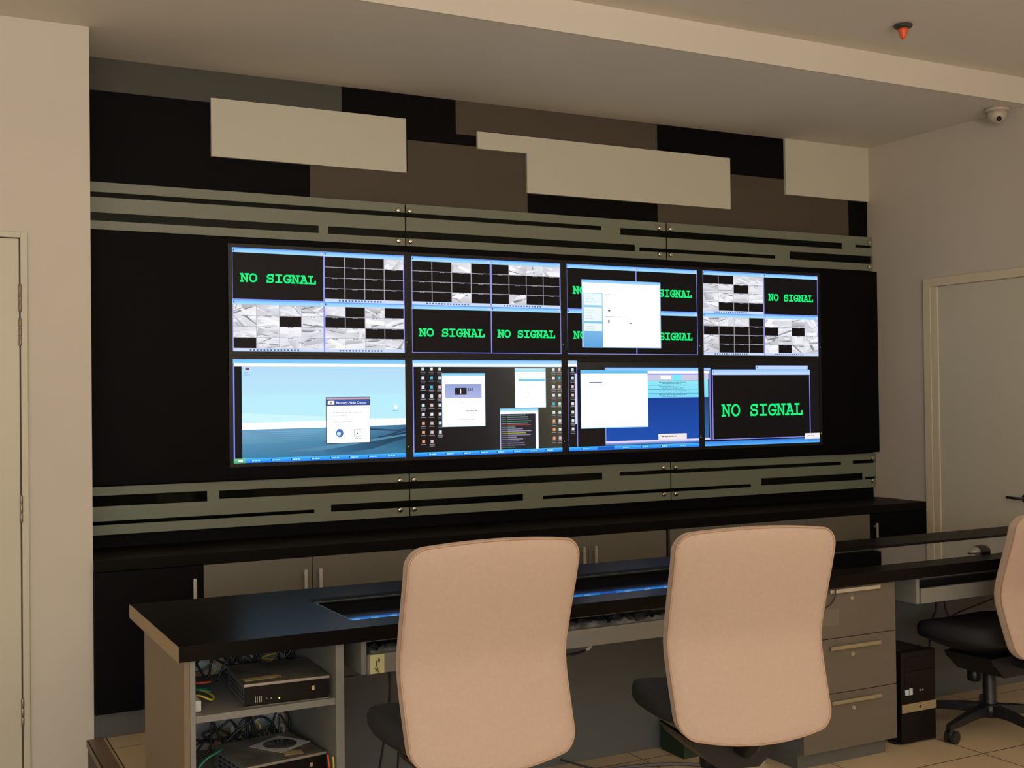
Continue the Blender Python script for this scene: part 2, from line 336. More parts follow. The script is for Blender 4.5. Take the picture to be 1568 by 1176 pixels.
# ------------------------------------------------------------------ video wall
W, H, GX, GZ = 0.88566, 0.49851, 0.03988, 0.03733
ZTOP = 2.1576; DZ0, DZ1 = 1.0465, 2.2045
bx = 0.019
XD0 = -bx; XD1 = 4 * W + 3 * GX + bx; ZD1 = ZTOP + 0.018; ZD0 = ZTOP - 2 * H - GZ - 0.018
tag(obj('display_surround', MB().box(XL, XD0 - 0.003, 0.002, 0.0595, DZ0, DZ1), BLACK), 'flat black panel left of the video wall', 'surround panel')
tag(obj('display_surround', MB().box(XD1 + 0.003, XE, 0.002, 0.0595, DZ0, DZ1), BLACK), 'flat black panel right of the video wall', 'surround panel')
tag(obj('display_surround', MB().box(XD0 - 0.0025, XD1 + 0.0025, 0.002, 0.0595, ZD1 + 0.002, DZ1), BLACK), 'thin black strip above the top row of screens', 'surround panel')
tag(obj('display_surround', MB().box(XD0 - 0.0025, XD1 + 0.0025, 0.002, 0.0595, DZ0, ZD0 - 0.002), BLACK), 'thin black strip under the bottom row of screens', 'surround panel')

def lin(c): return tuple(((v / 255) / 12.92 if v <= 10 else ((v / 255 + 0.055) / 1.055) ** 2.4) for v in c)
def screen_mat():
    m = bpy.data.materials.new('lit_screen'); m.use_nodes = True; nt = m.node_tree; b = nt.nodes['Principled BSDF']
    a = nt.nodes.new('ShaderNodeVertexColor'); a.layer_name = 'picture'
    nt.links.new(a.outputs[0], b.inputs['Emission Color']); b.inputs['Emission Strength'].default_value = 1.0
    b.inputs['Base Color'].default_value = (0.006, 0.0055, 0.0055, 1); b.inputs['Roughness'].default_value = 0.4; b.inputs['Specular IOR Level'].default_value = 0.15
    return m
SCREEN = screen_mat()

# slab-serif monoline glyphs, cell width 1, cap height 1.25
def arc(cx, cy, rx, ry, a0, a1, n=10): return [(cx + rx * cos(radians(a0 + (a1 - a0) * i / n)), cy + ry * sin(radians(a0 + (a1 - a0) * i / n))) for i in range(n + 1)]
GL = {
 'N': [[(.17, 0), (.17, 1.25)], [(.17, 1.25), (.80, 0.02)], [(.80, 0), (.80, 1.25)], [(.02, 0), (.34, 0)], [(.02, 1.25), (.22, 1.25)], [(.62, 1.25), (.96, 1.25)]],
 'O': [arc(.5, .625, .42, .63, 0, 360, 24)],
 'S': [arc(.5, .93, .33, .32, 20, 265, 14) + arc(.5, .32, .36, .33, 88, -160, 14), [(.83, 1.25), (.83, .95)], [(.14, 0), (.14, .32)]],
 'I': [[(.5, 0), (.5, 1.25)], [(.16, 0), (.84, 0)], [(.16, 1.25), (.84, 1.25)]],
 'G': [arc(.52, .625, .42, .63, 38, 322, 20) + [(.85, .24), (.85, .55)], [(.52, .55), (.98, .55)], [(.85, 1.25), (.85, .95)]],
 'A': [[(.14, 0), (.46, 1.25), (.54, 1.25), (.86, 0)], [(.27, .42), (.73, .42)], [(-.02, 0), (.32, 0)], [(.68, 0), (1.02, 0)], [(.22, 1.25), (.5, 1.25)]],
 'L': [[(.30, 0), (.30, 1.25)], [(.08, 1.25), (.54, 1.25)], [(.08, 0), (.90, 0), (.90, .36)]],
}
GREEN = lin((20, 245, 130))
class Painter:
    """flat picture on a lit screen: u,v in 0..1 from the top left; later shapes lie in front"""
    def __init__(s): s.v = []; s.f = []; s.c = []; s.k = 0
    def poly(s, pts, col, new=True):
        if new: s.k += 1
        o = len(s.v); s.v += [(u, v, s.k) for u, v in pts]; s.f.append(tuple(range(o, o + len(pts))))
        s.c.append(col if isinstance(col[0], (tuple, list)) else [col] * len(pts))
    def rect(s, u0, v0, u1, v1, col, new=True):
        s.poly([(u0, v0), (u1, v0), (u1, v1), (u0, v1)], col, new)
    def vgrad(s, u0, v0, u1, v1, ca, cb, new=True): s.poly([(u0, v0), (u1, v0), (u1, v1), (u0, v1)], [ca, ca, cb, cb], new)
    def line(s, pts, wd, col, asp=W / H, new=False):
        for i in range(len(pts) - 1):
            (a, b), (c, d) = pts[i], pts[i + 1]
            dx, dy = (c - a) * asp, d - b; L = math.hypot(dx, dy) or 1e-6; nx, ny = -dy / L * wd / 2, dx / L * wd / 2; ex, ey = dx / L * wd / 2, dy / L * wd / 2
            s.poly([((a * asp + nx - ex) / asp, b + ny - ey), ((c * asp + nx + ex) / asp, d + ny + ey), ((c * asp - nx + ex) / asp, d - ny + ey), ((a * asp - nx - ex) / asp, b - ny - ey)], col, new)
    def word(s, text, u, v, cw, ch, wd, col):
        """baseline-left u,v; cw cell advance, ch cap height"""
        s.k += 1
        for i, t in enumerate(text):
            for st in GL.get(t, []): s.line([(u + cw * (i + x * 0.92), v - ch * y / 1.25) for x, y in st], wd, col)
BLK = lin((13, 10, 11)); BAR = lin((130, 190, 255)); BAR2 = lin((170, 225, 255)); EDGE = lin((140, 150, 250)); WHT = (1.15, 1.15, 1.2); GLN = lin((150, 150, 165))
def titlebar(P, u0, v0, u1, h=0.045):
    P.rect(u0, v0, u1, v0 + h, lin((105, 165, 255))); P.vgrad(u0, v0 + h * 0.25, u1, v0 + h, lin((140, 200, 255)), lin((165, 225, 255)))
    P.rect(u0 + 0.006, v0 + h * 0.35, u0 + 0.012, v0 + h * 0.75, lin((30, 70, 130)))
    P.rect(u1 - 0.02, v0 + h * 0.25, u1 - 0.006, v0 + h * 0.75, lin((225, 200, 240)))
def nosignal(P, u0, v0, u1, v1):
    P.rect(u0, v0, u1, v1, EDGE); titlebar(P, u0, v0, u1); P.rect(u0 + 0.0035, v0 + 0.045, u1 - 0.0035, v1 - 0.006, BLK)
    wu = u1 - u0; cw = wu * 0.092; P.word('NO SIGNAL', u0 + wu * 0.09, v0 + (v1 - v0) * 0.645, cw, (v1 - v0) * 0.140, 0.0155, GREEN)
def shot(P, u0, v0, u1, v1, rnd):
    g = lambda a, b: (lambda t: lin((t, t, min(255, t + 8))))(rnd.uniform(a, b))
    P.poly([(u0, v0), (u1, v0), (u1, v1), (u0, v1)], [g(195, 255) for k in range(4)])
    for k in range(rnd.randint(3, 5)):
        lo = rnd.choice((240, 235, 215, 185, 125)); cc = [g(lo, 255) if q < 2 else g(max(lo - 25, 80), lo + 20) for q in range(4)]
        cu, cv = rnd.uniform(u0, u1), rnd.uniform(v0, v1); a = rnd.uniform(-.7, .7) + (pi / 2 if rnd.random() < .2 else 0); l1 = rnd.uniform(.3, .9); l2 = rnd.uniform(.05, .3) if lo > 150 else rnd.uniform(.04, .12)
        pts = []
        for sx, sy in ((-1, -1), (1, -1), (1, 1), (-1, 1)):
            x = sx * l1 * cos(a) - sy * l2 * sin(a); y = sx * l1 * sin(a) + sy * l2 * cos(a)
            pts.append((min(max(cu + x * (u1 - u0), u0), u1), min(max(cv + y * (v1 - v0), v0), v1)))
        P.poly(pts, cc)
def camgrid(P, u0, v0, u1, v1, black, lit, seed):
    """4x4 surveillance pictures; black = cells without picture, or lit = the only cells with one"""
    rnd = random.Random(seed); P.rect(u0, v0, u1, v1, EDGE); titlebar(P, u0, v0, u1, 0.045)
    a0, b0, a1, b1 = u0 + 0.004, v0 + 0.045, u1 - 0.004, v1 - 0.03
    P.rect(a0, b0, a1, b1, lin((175, 170, 185)))
    cw, chh = (a1 - a0) / 4, (b1 - b0) / 4; base = P.k
    for j in range(4):
        for i in range(4):
            on = ((i, j) in lit) if lit is not None else ((i, j) not in black)
            x0, y0 = a0 + i * cw, b0 + j * chh; P.k = base + 1
            if on: shot(P, x0 + .001, y0 + .002, x0 + cw - .001, y0 + chh - .002, rnd)
            else: P.rect(x0 + .002, y0 + .003, x0 + cw - .002, y0 + chh - .002, BLK)
    P.k = base + 12
    for j in range(1, 4):
        for i in range(4):
            x0, y0 = a0 + i * cw + cw * .38, b0 + j * chh
            P.rect(x0, y0 - .002, x0 + cw * .1, y0 + .010, GLN, False); P.rect(x0 + cw * .14, y0 - .002, x0 + cw * .24, y0 + .010, GLN, False)
    P.rect(a0, b1, a1, v1, lin((205, 222, 250)))
    P.k += 1; u = u0 + (u1 - u0) * .18
    while u < u1 - (u1 - u0) * .3: P.rect(u, b1 + .008, u + .010, b1 + .024, lin((70, 100, 170)), False); u += 0.019
def textlines(P, u0, v0, u1, n, dv, col, th=0.007, seed=1, full=0.9):
    r = random.Random(seed); P.k += 1
    for i in range(n):
        u = u0; end = u0 + (u1 - u0) * r.uniform(.4, full)
        while u < end:
            l = r.uniform(.008, .03); P.rect(u, v0 + i * dv, min(u + l, end), v0 + i * dv + th, col, False); u += l + .005
def taskbar(P, v0=0.955, start=False, n=8, u0=0.0, u1=1.0, txt=True):
    P.vgrad(u0, v0, u1, 1, lin((70, 190, 255)), lin((30, 120, 240)))
    if start: P.vgrad(u0, v0, u0 + 0.065, 1, lin((120, 210, 160)), lin((70, 170, 110))); P.rect(u0 + .025, v0 + .015, u0 + .05, v0 + .032, WHT)
    if txt:
        P.k += 1
        for i in range(n):
            x = u0 + 0.10 + i * (u1 - u0 - 0.1) / n
            P.rect(x - .008, v0 + .012, x - .002, v0 + .03, lin((20, 60, 120)), False)
            for k in range(3): P.rect(x + k * .016, v0 + .018, x + k * .016 + .012, v0 + .028, lin((190, 235, 255)), False)
FONTMESH = []
def small_text(P, txt, u, v, h, col):
    c = bpy.data.curves.new('t', 'FONT'); c.body = txt; c.size = 1.0; c.resolution_u = 2
    o = bpy.data.objects.new('t', c); COL.objects.link(o)
    me = bpy.data.meshes.new_from_object(o.evaluated_get(bpy.context.evaluated_depsgraph_get()))
    P.k += 1
    for f in me.polygons:
        P.poly([(u + me.vertices[i].co.x * h * H / W, v - me.vertices[i].co.y * h) for i in f.vertices], col, False)
    COL.objects.unlink(o); bpy.data.objects.remove(o); bpy.data.curves.remove(c); bpy.data.meshes.remove(me)

def s1(P):
    nosignal(P, 0, 0, .516, .5); camgrid(P, .516, 0, 1, .5, None, {(3, 0)}, 3)
    camgrid(P, 0, .5, .516, 1, {(2, 1), (0, 3)}, None, 11); camgrid(P, .516, .5, 1, 1, {(1, 0), (3, 0), (0, 1), (1, 1), (2, 2), (3, 2)}, None, 12)
def s2(P):
    camgrid(P, 0, 0, .517, .5, None, {(2, 0), (2, 3)}, 21); camgrid(P, .517, 0, 1, .5, None, {(1, 0), (2, 0), (3, 0), (1, 3)}, 22)
    nosignal(P, 0, .5, .517, 1); nosignal(P, .517, .5, 1, 1)
def s3(P):
    nosignal(P, 0, 0, .517, .5); nosignal(P, .517, 0, 1, .5); nosignal(P, 0, .5, .517, 1); nosignal(P, .517, .5, 1, 1)
    P.k = 60
    P.rect(.107, .165, .705, .925, lin((150, 205, 255))); P.vgrad(.107, .165, .705, .20, BAR, BAR2); P.rect(.112, .20, .70, .918, WHT)
    P.vgrad(.115, .31, .262, .918, lin((165, 225, 250)), lin((95, 165, 225)))
    for a, b in ((.32, .45), (.475, .63), (.655, .74)):
        P.rect(.122, a, .255, b, lin((238, 250, 255))); textlines(P, .135, a + .03, .235, int((b - a) / .035), .03, lin((190, 220, 240)), .006, int(a * 100))
    textlines(P, .28, .32, .45, 1, .05, lin((170, 195, 215)), .006, 4); textlines(P, .28, .45, .40, 1, .05, lin((190, 200, 215)), .006, 5)
    textlines(P, .28, .57, .50, 1, .05, lin((150, 165, 185)), .006, 6)
    P.rect(.30, .50, .318, .515, lin((90, 90, 90))); P.rect(.30, .61, .312, .645, lin((130, 130, 150))); P.rect(.46, .64, .48, .655, lin((150, 160, 170)))
def s4(P):
    camgrid(P, 0, 0, .517, .5, {(0, 0), (1, 0), (2, 1), (1, 3), (2, 3), (3, 3)}, None, 41); nosignal(P, .517, 0, 1, .5)
    camgrid(P, 0, .5, .517, 1, None, {(0, 0), (1, 0), (2, 0), (0, 2), (0, 3)}, 42); camgrid(P, .517, .5, 1, 1, {(0, 1), (2, 1), (1, 3)}, None, 43)
def s5(P):
    P.rect(0, 0, 1, 1, EDGE); P.vgrad(0, 0, 1, .04, BAR, lin((120, 210, 250))); P.rect(.006, .04, 1, .07, WHT)
    P.rect(.008, .07, .048, .96, lin((8, 8, 14)))
    u0 = .048
    P.poly([(u0, .07), (1, .07), (1, .35), (u0, .35)], [lin((180, 222, 248))] * 2 + [lin((186, 232, 252))] * 2)
    P.vgrad(u0, .35, 1, .64, lin((186, 238, 255)), lin((190, 240, 250)))
    P.poly([(u0, .52), (.55, .57), (1, .6), (1, .66), (u0, .66)], lin((205, 248, 255)))
    P.poly([(u0, .615), (1, .60), (1, .67), (u0, .68)], WHT)
    ca, cb, cc = lin((105, 165, 200)), lin((60, 115, 155)), lin((45, 110, 145))
    P.poly([(u0, .68), (.5, .675), (.5, .80), (u0, .82)], [lin((110, 160, 195)), ca, lin((75, 140, 175)), lin((95, 155, 190))])
    P.poly([(.5, .675), (1, .665), (1, .78), (.5, .80)], [ca, lin((60, 110, 150)), lin((40, 85, 115)), lin((75, 140, 175))], False)
    P.poly([(u0, .82), (.5, .80), (.5, .96), (u0, .96)], [lin((85, 145, 180)), lin((75, 140, 175)), cb, lin((60, 130, 170))], False)
    P.poly([(.5, .80), (1, .78), (1, .96), (.5, .96)], [lin((70, 130, 165)), lin((40, 85, 115)), lin((55, 115, 150)), cb], False)
    P.poly([(.55, .955), (.8, .90), (1, .80), (1, .74), (.8, .80), (.5, .90)], [cb, lin((40, 85, 115)), lin((30, 65, 95)), lin((25, 50, 75)), lin((30, 65, 95)), cb])
    P.poly([(.76, .69), (.95, .715), (1, .70), (1, .72), (.9, .78), (.76, .83), (.76, .81), (.88, .765), (.95, .73), (.76, .705)], lin((35, 70, 100)))
    P.poly([(.3, .9), (1, .76), (1, .775), (.5, .9)], lin((85, 140, 170)))
    for k in range(6): P.poly([(u0, .70 + k * .022), (.5, .70 + k * .018), (.5, .706 + k * .018), (u0, .706 + k * .022)], lin((125 - k * 6, 175 - k * 5, 205 - k * 5)))
    P.rect(.52, .375, .783, .84, lin((70, 60, 80))); P.rect(.523, .38, .78, .398, lin((190, 165, 190))); P.rect(.526, .405, .777, .455, lin((50, 85, 170)))
    P.rect(.532, .412, .57, .448, WHT); P.rect(.546, .418, .556, .442, lin((150, 160, 110)))
    P.rect(.524, .460, .780, .832, WHT); small_text(P, 'Recovery Media Creator', .58, .442, .032, WHT)
    textlines(P, .56, .49, .76, 3, .035, lin((195, 195, 215)), .006, 8); textlines(P, .57, .62, .74, 1, .035, lin((195, 195, 210)), .006, 9)
    P.poly([(.60 + .022 * cos(t * pi / 8), .735 + .042 * sin(t * pi / 8)) for t in range(16)], lin((70, 115, 190)))
    P.poly([(.60 + .012 * cos(t * pi / 8) - .005, .74 + .02 * sin(t * pi / 8)) for t in range(16)], lin((200, 235, 245)))
    P.rect(.685, .70, .735, .775, lin((190, 195, 205))); P.rect(.69, .705, .73, .768, WHT); P.rect(.70, .735, .708, .75, lin((60, 70, 100))); P.rect(.718, .72, .725, .735, lin((120, 130, 160)))
    textlines(P, .69, .79, .75, 1, .03, lin((150, 160, 180)), .006, 10)
    P.rect(.068, .08, .09, .105, lin((120, 70, 110))); textlines(P, .06, .13, .1, 2, .02, lin((150, 180, 215)), .005, 11)
    P.poly([(.94 + .011 * cos(t * pi / 5), .48 + .02 * sin(t * pi / 5)) for t in range(10)], WHT)
    textlines(P, .92, .515, .975, 1, .02, lin((130, 170, 210)), .005, 12)
    P.poly([(.935 + .014 * cos(t * pi / 4), .635 + .028 * sin(t * pi / 4)) for t in range(8)], lin((215, 220, 225))); P.poly([(.935 + .011 * cos(t * pi / 4), .635 + .022 * sin(t * pi / 4)) for t in range(8)], WHT)
    taskbar(P, .957, True, 8)
def icons(P, u, v0, n, dv, seed):
    r = random.Random(seed); P.k += 1; P.k += 1
    for i in range(n):
        y = v0 + i * dv; c = r.choice([(240, 245, 245), (210, 240, 240), (70, 190, 220), (240, 240, 250), (230, 200, 205)])
        if i >= 6 and seed in (1, 4): c = (250, 170, 120)
        P.rect(u - .010, y + .002, u + .008, y + .034, lin(tuple(t * .9 for t in c)), False); P.rect(u - .004, y + .008, u + .004, y + .022, lin(tuple(min(255, t + 20) for t in c)), False)
        P.rect(u - .018, y + .046, u + .016, y + .054, lin((140, 135, 145)), False)
        if r.random() < .6: P.rect(u - .016, y + .065, u + .014, y + .072, lin((140, 135, 150)), False)
def s6(P):
    P.rect(0, 0, 1, 1, EDGE)
    P.poly([(.008, .07), (.52, .07), (.52, .96), (.008, .96)], [lin((20, 12, 18)), lin((50, 48, 48)), lin((35, 32, 34)), lin((18, 12, 16))])
    P.poly([(.52, .07), (1, .07), (1, .96), (.52, .96)], [lin((50, 48, 48)), lin((90, 86, 68)), lin((62, 60, 48)), lin((38, 36, 36))], False)
    P.vgrad(0, 0, 1, .035, BAR, lin((160, 225, 255))); P.rect(.006, .035, 1, .07, lin((235, 248, 255)))
    icons(P, .068, .075, 9, .094, 1); icons(P, .122, .075, 9, .094, 2); icons(P, .175, .075, 8, .094, 3)
    P.rect(.187, .135, .470, .70, lin((190, 225, 255))); P.vgrad(.187, .135, .470, .165, lin((110, 190, 230)), lin((160, 230, 250))); P.rect(.190, .165, .467, .695, WHT)
    P.vgrad(.207, .25, .447, .40, lin((150, 165, 215)), lin((175, 185, 235)))
    P.rect(.272, .29, .348, .365, lin((40, 32, 38))); small_text(P, '1', .298, .352, .075, WHT)
    P.line([(.36, .295), (.36, .32), (.375, .32), (.375, .295)], .008, lin((70, 60, 90)), new=True); P.line([(.385, .32), (.385, .295)], .008, lin((70, 60, 90)))
    textlines(P, .23, .20, .41, 1, .03, lin((200, 200, 225)), .005, 3); textlines(P, .24, .445, .42, 1, .03, lin((215, 215, 225)), .005, 4); textlines(P, .34, .53, .45, 1, .03, lin((110, 110, 120)), .01, 5); textlines(P, .29, .625, .44, 1, .03, lin((190, 190, 205)), .005, 6)
    P.rect(.672, .085, .887, .51, lin((200, 230, 255))); P.vgrad(.672, .085, .887, .12, lin((200, 240, 255)), lin((160, 225, 245))); P.rect(.675, .12, .884, .507, WHT)
    P.vgrad(.70, .195, .884, .225, lin((140, 210, 235)), lin((120, 200, 225))); textlines(P, .735, .28, .84, 4, .022, lin((205, 210, 220)), .005, 7); textlines(P, .735, .40, .79, 1, .02, lin((200, 200, 215)), .005, 8)
    P.rect(.568, .515, .832, .965, lin((190, 200, 250))); P.vgrad(.568, .515, .832, .545, lin((120, 200, 245)), lin((170, 235, 255))); P.rect(.572, .545, .829, .575, WHT)
    P.rect(.573, .575, .812, .965, lin((44, 40, 48))); P.rect(.815, .545, .830, .96, WHT)
    cols = [(190, 190, 215), (170, 210, 190), (180, 170, 220), (110, 200, 140), (200, 195, 210), (190, 70, 60), (110, 190, 140), (170, 160, 210), (190, 190, 210), (210, 200, 80), (160, 160, 210), (175, 165, 205), (170, 170, 200), (160, 155, 205), (180, 180, 190), (175, 160, 190), (110, 180, 120)]
    r = random.Random(5)
    for i, c in enumerate(cols):
        y = .585 + i * .0215; P.k += 1
        P.rect(.578, y, .612, y + .007, lin(tuple(int(t * .7) for t in c)), False); P.rect(.618, y, .618 + r.uniform(.05, .17), y + .008, lin(tuple(int(t * .85) for t in c)), False)
    icons(P, .943, .08, 9, .094, 4); icons(P, .985, .08, 9, .094, 5)
    taskbar(P, .957, False, 8)
def s7(P):
    P.rect(0, 0, 1, 1, lin((24, 20, 20))); P.poly([(.07, .02), (1, .02), (1, .1), (.07, .1)], [lin((45, 42, 38)), lin((22, 18, 18)), lin((20, 18, 18)), lin((40, 38, 32))])
    P.rect(0, .03, .004, .96, EDGE); P.rect(.064, .0, .069, .96, EDGE); P.vgrad(0, 0, .066, .035, lin((180, 200, 255)), BAR2); P.rect(0, .035, .066, .065, WHT)
    icons(P, .035, .08, 8, .094, 3)
    P.rect(.050, .14, .066, .70, lin((215, 215, 240)))
    P.rect(.272, .075, 1, .955, lin((150, 175, 250))); P.vgrad(.272, .075, 1, .115, lin((130, 190, 255)), lin((170, 215, 255))); P.rect(.276, .115, 1, .14, WHT)
    P.rect(.276, .14, 1, .15, lin((70, 30, 120))); P.rect(.276, .155, 1, .225, lin((205, 205, 230))); P.rect(.70, .165, .78, .205, WHT); P.rect(.79, .155, .865, .225, lin((120, 235, 250)))
    P.vgrad(.276, .225, 1, .42, lin((145, 235, 250)), lin((125, 220, 250)))
    for k in range(4): P.rect(.6, .225 + k * .049, 1, .230 + k * .049, lin((60, 120, 150))); textlines(P, .71, .24 + k * .049, .92, 2, .018, lin((70, 120, 150)), .006, 20 + k, .95); P.rect(.685, .24 + k * .049, .705, .247 + k * .049, lin((60, 110, 140)))
    P.vgrad(.276, .42, 1, .905, lin((20, 62, 150)), lin((28, 80, 175))); P.rect(.272, .905, 1, .925, lin((225, 215, 250)))
    P.vgrad(.272, .925, 1, .955, lin((150, 175, 250)), lin((30, 60, 130)))
    P.rect(.092, .105, .598, .755, lin((160, 225, 255))); P.vgrad(.092, .105, .598, .14, lin((110, 200, 250)), lin((90, 190, 240))); P.rect(.095, .14, .595, .745, WHT)
    P.rect(.155, .235, .252, .248, lin((120, 130, 215))); textlines(P, .14, .17, .25, 1, .02, lin((205, 210, 235)), .005, 30); textlines(P, .38, .715, .57, 1, .02, lin((190, 190, 205)), .006, 32)
    P.rect(.675, .84, .90, .905, lin((240, 235, 235))); textlines(P, .70, .865, .88, 1, .03, lin((120, 100, 90)), .01, 33)
    taskbar(P, .957, False, 6); P.rect(.21, .96, .335, .995, lin((25, 90, 200)))
def s8(P):
    P.rect(0, 0, 1, 1, lin((20, 17, 18)))
    P.vgrad(0, .075, .055, .105, lin((130, 190, 255)), lin((170, 215, 255))); P.rect(0, .11, .055, .14, WHT); P.rect(0, .15, .038, .21, lin((205, 205, 235)))
    P.vgrad(0, .21, .035, .42, lin((145, 235, 250)), lin((125, 220, 250))); P.vgrad(0, .42, .035, .90, lin((24, 66, 120)), lin((50, 110, 170))); P.rect(0, .90, .045, .925, lin((225, 215, 250)))
    P.rect(.045, .10, .056, .93, lin((130, 130, 225)))
    P.rect(.437, .045, .90, .10, lin((150, 185, 250))); P.rect(.445, .055, .893, .09, lin((190, 215, 255))); P.rect(.45, .062, .458, .08, lin((60, 80, 120)))
    P.rect(.068, .095, .918, .93, EDGE); P.vgrad(.068, .095, .918, .155, lin((150, 195, 255)), lin((205, 230, 255))); P.rect(.08, .115, .087, .135, lin((60, 80, 120)))
    P.rect(.074, .160, .912, .922, BLK)
    P.word('NO SIGNAL', .148, .645, .0785, .125, .0215, GREEN)
    P.vgrad(0, .945, 1, 1, lin((50, 120, 220)), lin((90, 180, 255)))
    P.rect(.865, .885, 1, .955, lin((245, 240, 245))); textlines(P, .89, .91, .98, 1, .03, lin((190, 160, 160)), .008, 40); textlines(P, .90, .965, .97, 1, .03, lin((40, 80, 150)), .01, 41)

def picture(P, x0, ztop, parent):
    me = bpy.data.meshes.new('screen'); o = bpy.data.objects.new('screen', me); COL.objects.link(o); o.parent = parent
    off = wloc(o); STEP = 0.00003
    me.from_pydata([Vector((x0 + min(max(u, 0), 1) * W, 0.0018 - 0.0004 - k * STEP, ztop - min(max(v, 0), 1) * H)) - off for u, v, k in P.v], [], P.f)
    ca = me.color_attributes.new('picture', 'FLOAT_COLOR', 'CORNER')
    i = 0
    for cs in P.c:
        for c in cs: ca.data[i].color = (*c, 1); i += 1
    me.materials.append(SCREEN); return o
def display(i, j, paint, label):
    x0 = i * (W + GX); zt = ZTOP - j * (H + GZ); cx = x0 + W / 2
    t = thing('wall_display', label, 'display', (cx, 0.03, zt - H - 0.018), 'displays of the video wall')
    hb = GX / 2 - 0.0006; vb = GZ / 2 - 0.0006
    obj('housing', MB().box(x0 - hb, x0 + W + hb, 0.004, 0.055, zt - H - vb, zt + vb), BEZEL, t)
    b = MB()
    b.box(x0 - hb, x0, -0.0025, 0.004, zt - H - vb, zt + vb).box(x0 + W, x0 + W + hb, -0.0025, 0.004, zt - H - vb, zt + vb)
    b.box(x0, x0 + W, -0.0025, 0.004, zt, zt + vb).box(x0, x0 + W, -0.0025, 0.004, zt - H - vb, zt - H)
    obj('bezel', b, BEZEL, t)
    P = Painter(); paint(P)
    picture(P, x0, zt, t)
    obj('power_light', MB().lathe([(0.0018, 0), (0.0018, -0.001)], (x0 + W + hb * 0.55, -0.0025, zt - H + 0.055), 8, 'y'), LED, t)
display(0, 0, s1, 'top-left wall display with one NO SIGNAL quarter and three surveillance grids')
display(1, 0, s2, 'top-row display with dark surveillance grids above two NO SIGNAL windows')
display(2, 0, s3, 'top-row display with a white dialog window covering NO SIGNAL windows')
display(3, 0, s4, 'top-right wall display with surveillance grids and one NO SIGNAL quarter')
display(0, 1, s5, 'bottom-left wall display showing a pale blue desktop with small white dialog')
display(1, 1, s6, 'bottom-row display with dark desktop, icon columns and a code window')
display(2, 1, s7, 'bottom-row display with a large white window over a dark blue window')
display(3, 1, s8, 'bottom-right wall display with one large green NO SIGNAL')

# ------------------------------------------------------------------ low cabinets under the video wall
YC = -0.383
tag(obj('counter_top', MB().box(XL, XE, YC - 0.004, 0.0895, 0.708, 0.7555, 0.0015), CABB), 'long black-brown counter on the low cabinets below the glass', 'counter')
def handle(x, z0, z1, y, parent, m=SATIN):
    obj('handle', MB().box(x - 0.007, x + 0.007, y - 0.028, y - 0.019, z0, z1, 0.0015).box(x - 0.004, x + 0.004, y - 0.0195, y, z0 + 0.015, z0 + 0.025).box(x - 0.004, x + 0.004, y - 0.0195, y, z1 - 0.025, z1 - 0.015), m, parent)
def cabinet(x0, x1, doors, label, black=False):
    t = thing('low_cabinet', label, 'cabinet', ((x0 + x1) / 2, -0.15, 0.0), 'low cabinets under the video wall')
    obj('body', MB().box(x0, x1, YC + 0.022, 0.085, 0.108, 0.7075), BLACK if black else CABB, t)
    obj('plinth', MB().box(x0, x1, YC + 0.035, YC + 0.055, 0.0003, 0.1078), PLINTH, t)
    for a, b, hs in doors:
        d = obj('door', MB().box(a + 0.0015, b - 0.0015, YC, YC + 0.0215, 0.108, 0.704, 0.001), BLACK if black else CABD, t, 'black door' if black else 'taupe door')
        if hs: handle(b - 0.038 if hs > 0 else a + 0.032, 0.49, 0.651, YC, d)
cabinet(XL + 0.001, -0.2355, [(XL + 0.001, -0.237, 1)], 'black low cabinet at the far left behind the desk end', True)
cabinet(-0.235, 0.752, [(-0.233, 0.2605, 1), (0.2605, 0.752, -1)], 'taupe low cabinet with paired handles seen above the desk at left')
cabinet(0.7525, 1.2425, [(0.7525, 1.2425, 1)], 'single-door taupe low cabinet behind the left chair')
cabinet(1.243, 2.226, [(1.243, 1.736, 1), (1.736, 2.226, -1)], 'taupe low cabinet seen between the two middle chairs')
cabinet(2.2475, 3.205, [(2.2475, 2.726, 1), (2.726, 3.205, -1)], 'taupe low cabinet behind the middle chair')
cabinet(3.2055, 3.695, [(3.2055, 3.693, 0)], 'single-door taupe low cabinet right of the middle chair')
cabinet(3.6955, XE - 0.001, [(3.6955, XE - 0.001, -1)], 'black low cabinet in the corner beside the right door', True)

# ------------------------------------------------------------------ control desk
DZ = 0.728; DF = -2.18; DB = -1.385; DX0 = -0.712; DX1 = 4.05; DT = 0.045
desk = thing('control_desk', 'long dark wood control desk with an inset black glass strip', 'desk', (1.7, -1.8, 0.0))
gx0, gy0, gy1 = -0.150, -2.055, -1.615
dt = MB()
dt.box(DX0 + 0.002, gx0, DF, DB, DZ - DT, DZ, 0.0012)
dt.box(gx0, DX1, DF, gy0, DZ - DT, DZ, 0.0012).box(gx0, DX1, gy1, DB, DZ - DT, DZ, 0.0012).box(gx0, DX1, gy0, gy1, DZ - DT, DZ - 0.012)
obj('desktop', dt, WOOD, desk)
obj('edge_band', MB().box(DX0, DX0 + 0.0018, DF, DB, DZ - DT, DZ), WOODE, desk, 'tan edge band on the desk end')
obj('reflection_mask', MB().box(gx0 + 0.001, DX1 - 0.05, gy1 - 0.055, gy1 - 0.001, DZ - 0.011, DZ - 0.0010), BLACKM, desk, 'added matt black strip masking a reflection along the glass')  # strip added to cover the pale band reflected at the far glass edge
obj('glass_inset', MB().box(gx0 + 0.001, DX1 - 0.05, gy0 + 0.001, gy1 - 0.056, DZ - 0.011, DZ - 0.0008, 0.0005), GLASSB, desk, 'glossy black glass strip')
zb = DZ - DT - 0.0005
obj('end_panel', MB().box(-0.692, -0.676, DF + 0.02, -1.55, 0.0005, zb), PANELT, desk, 'tan outer end panel')
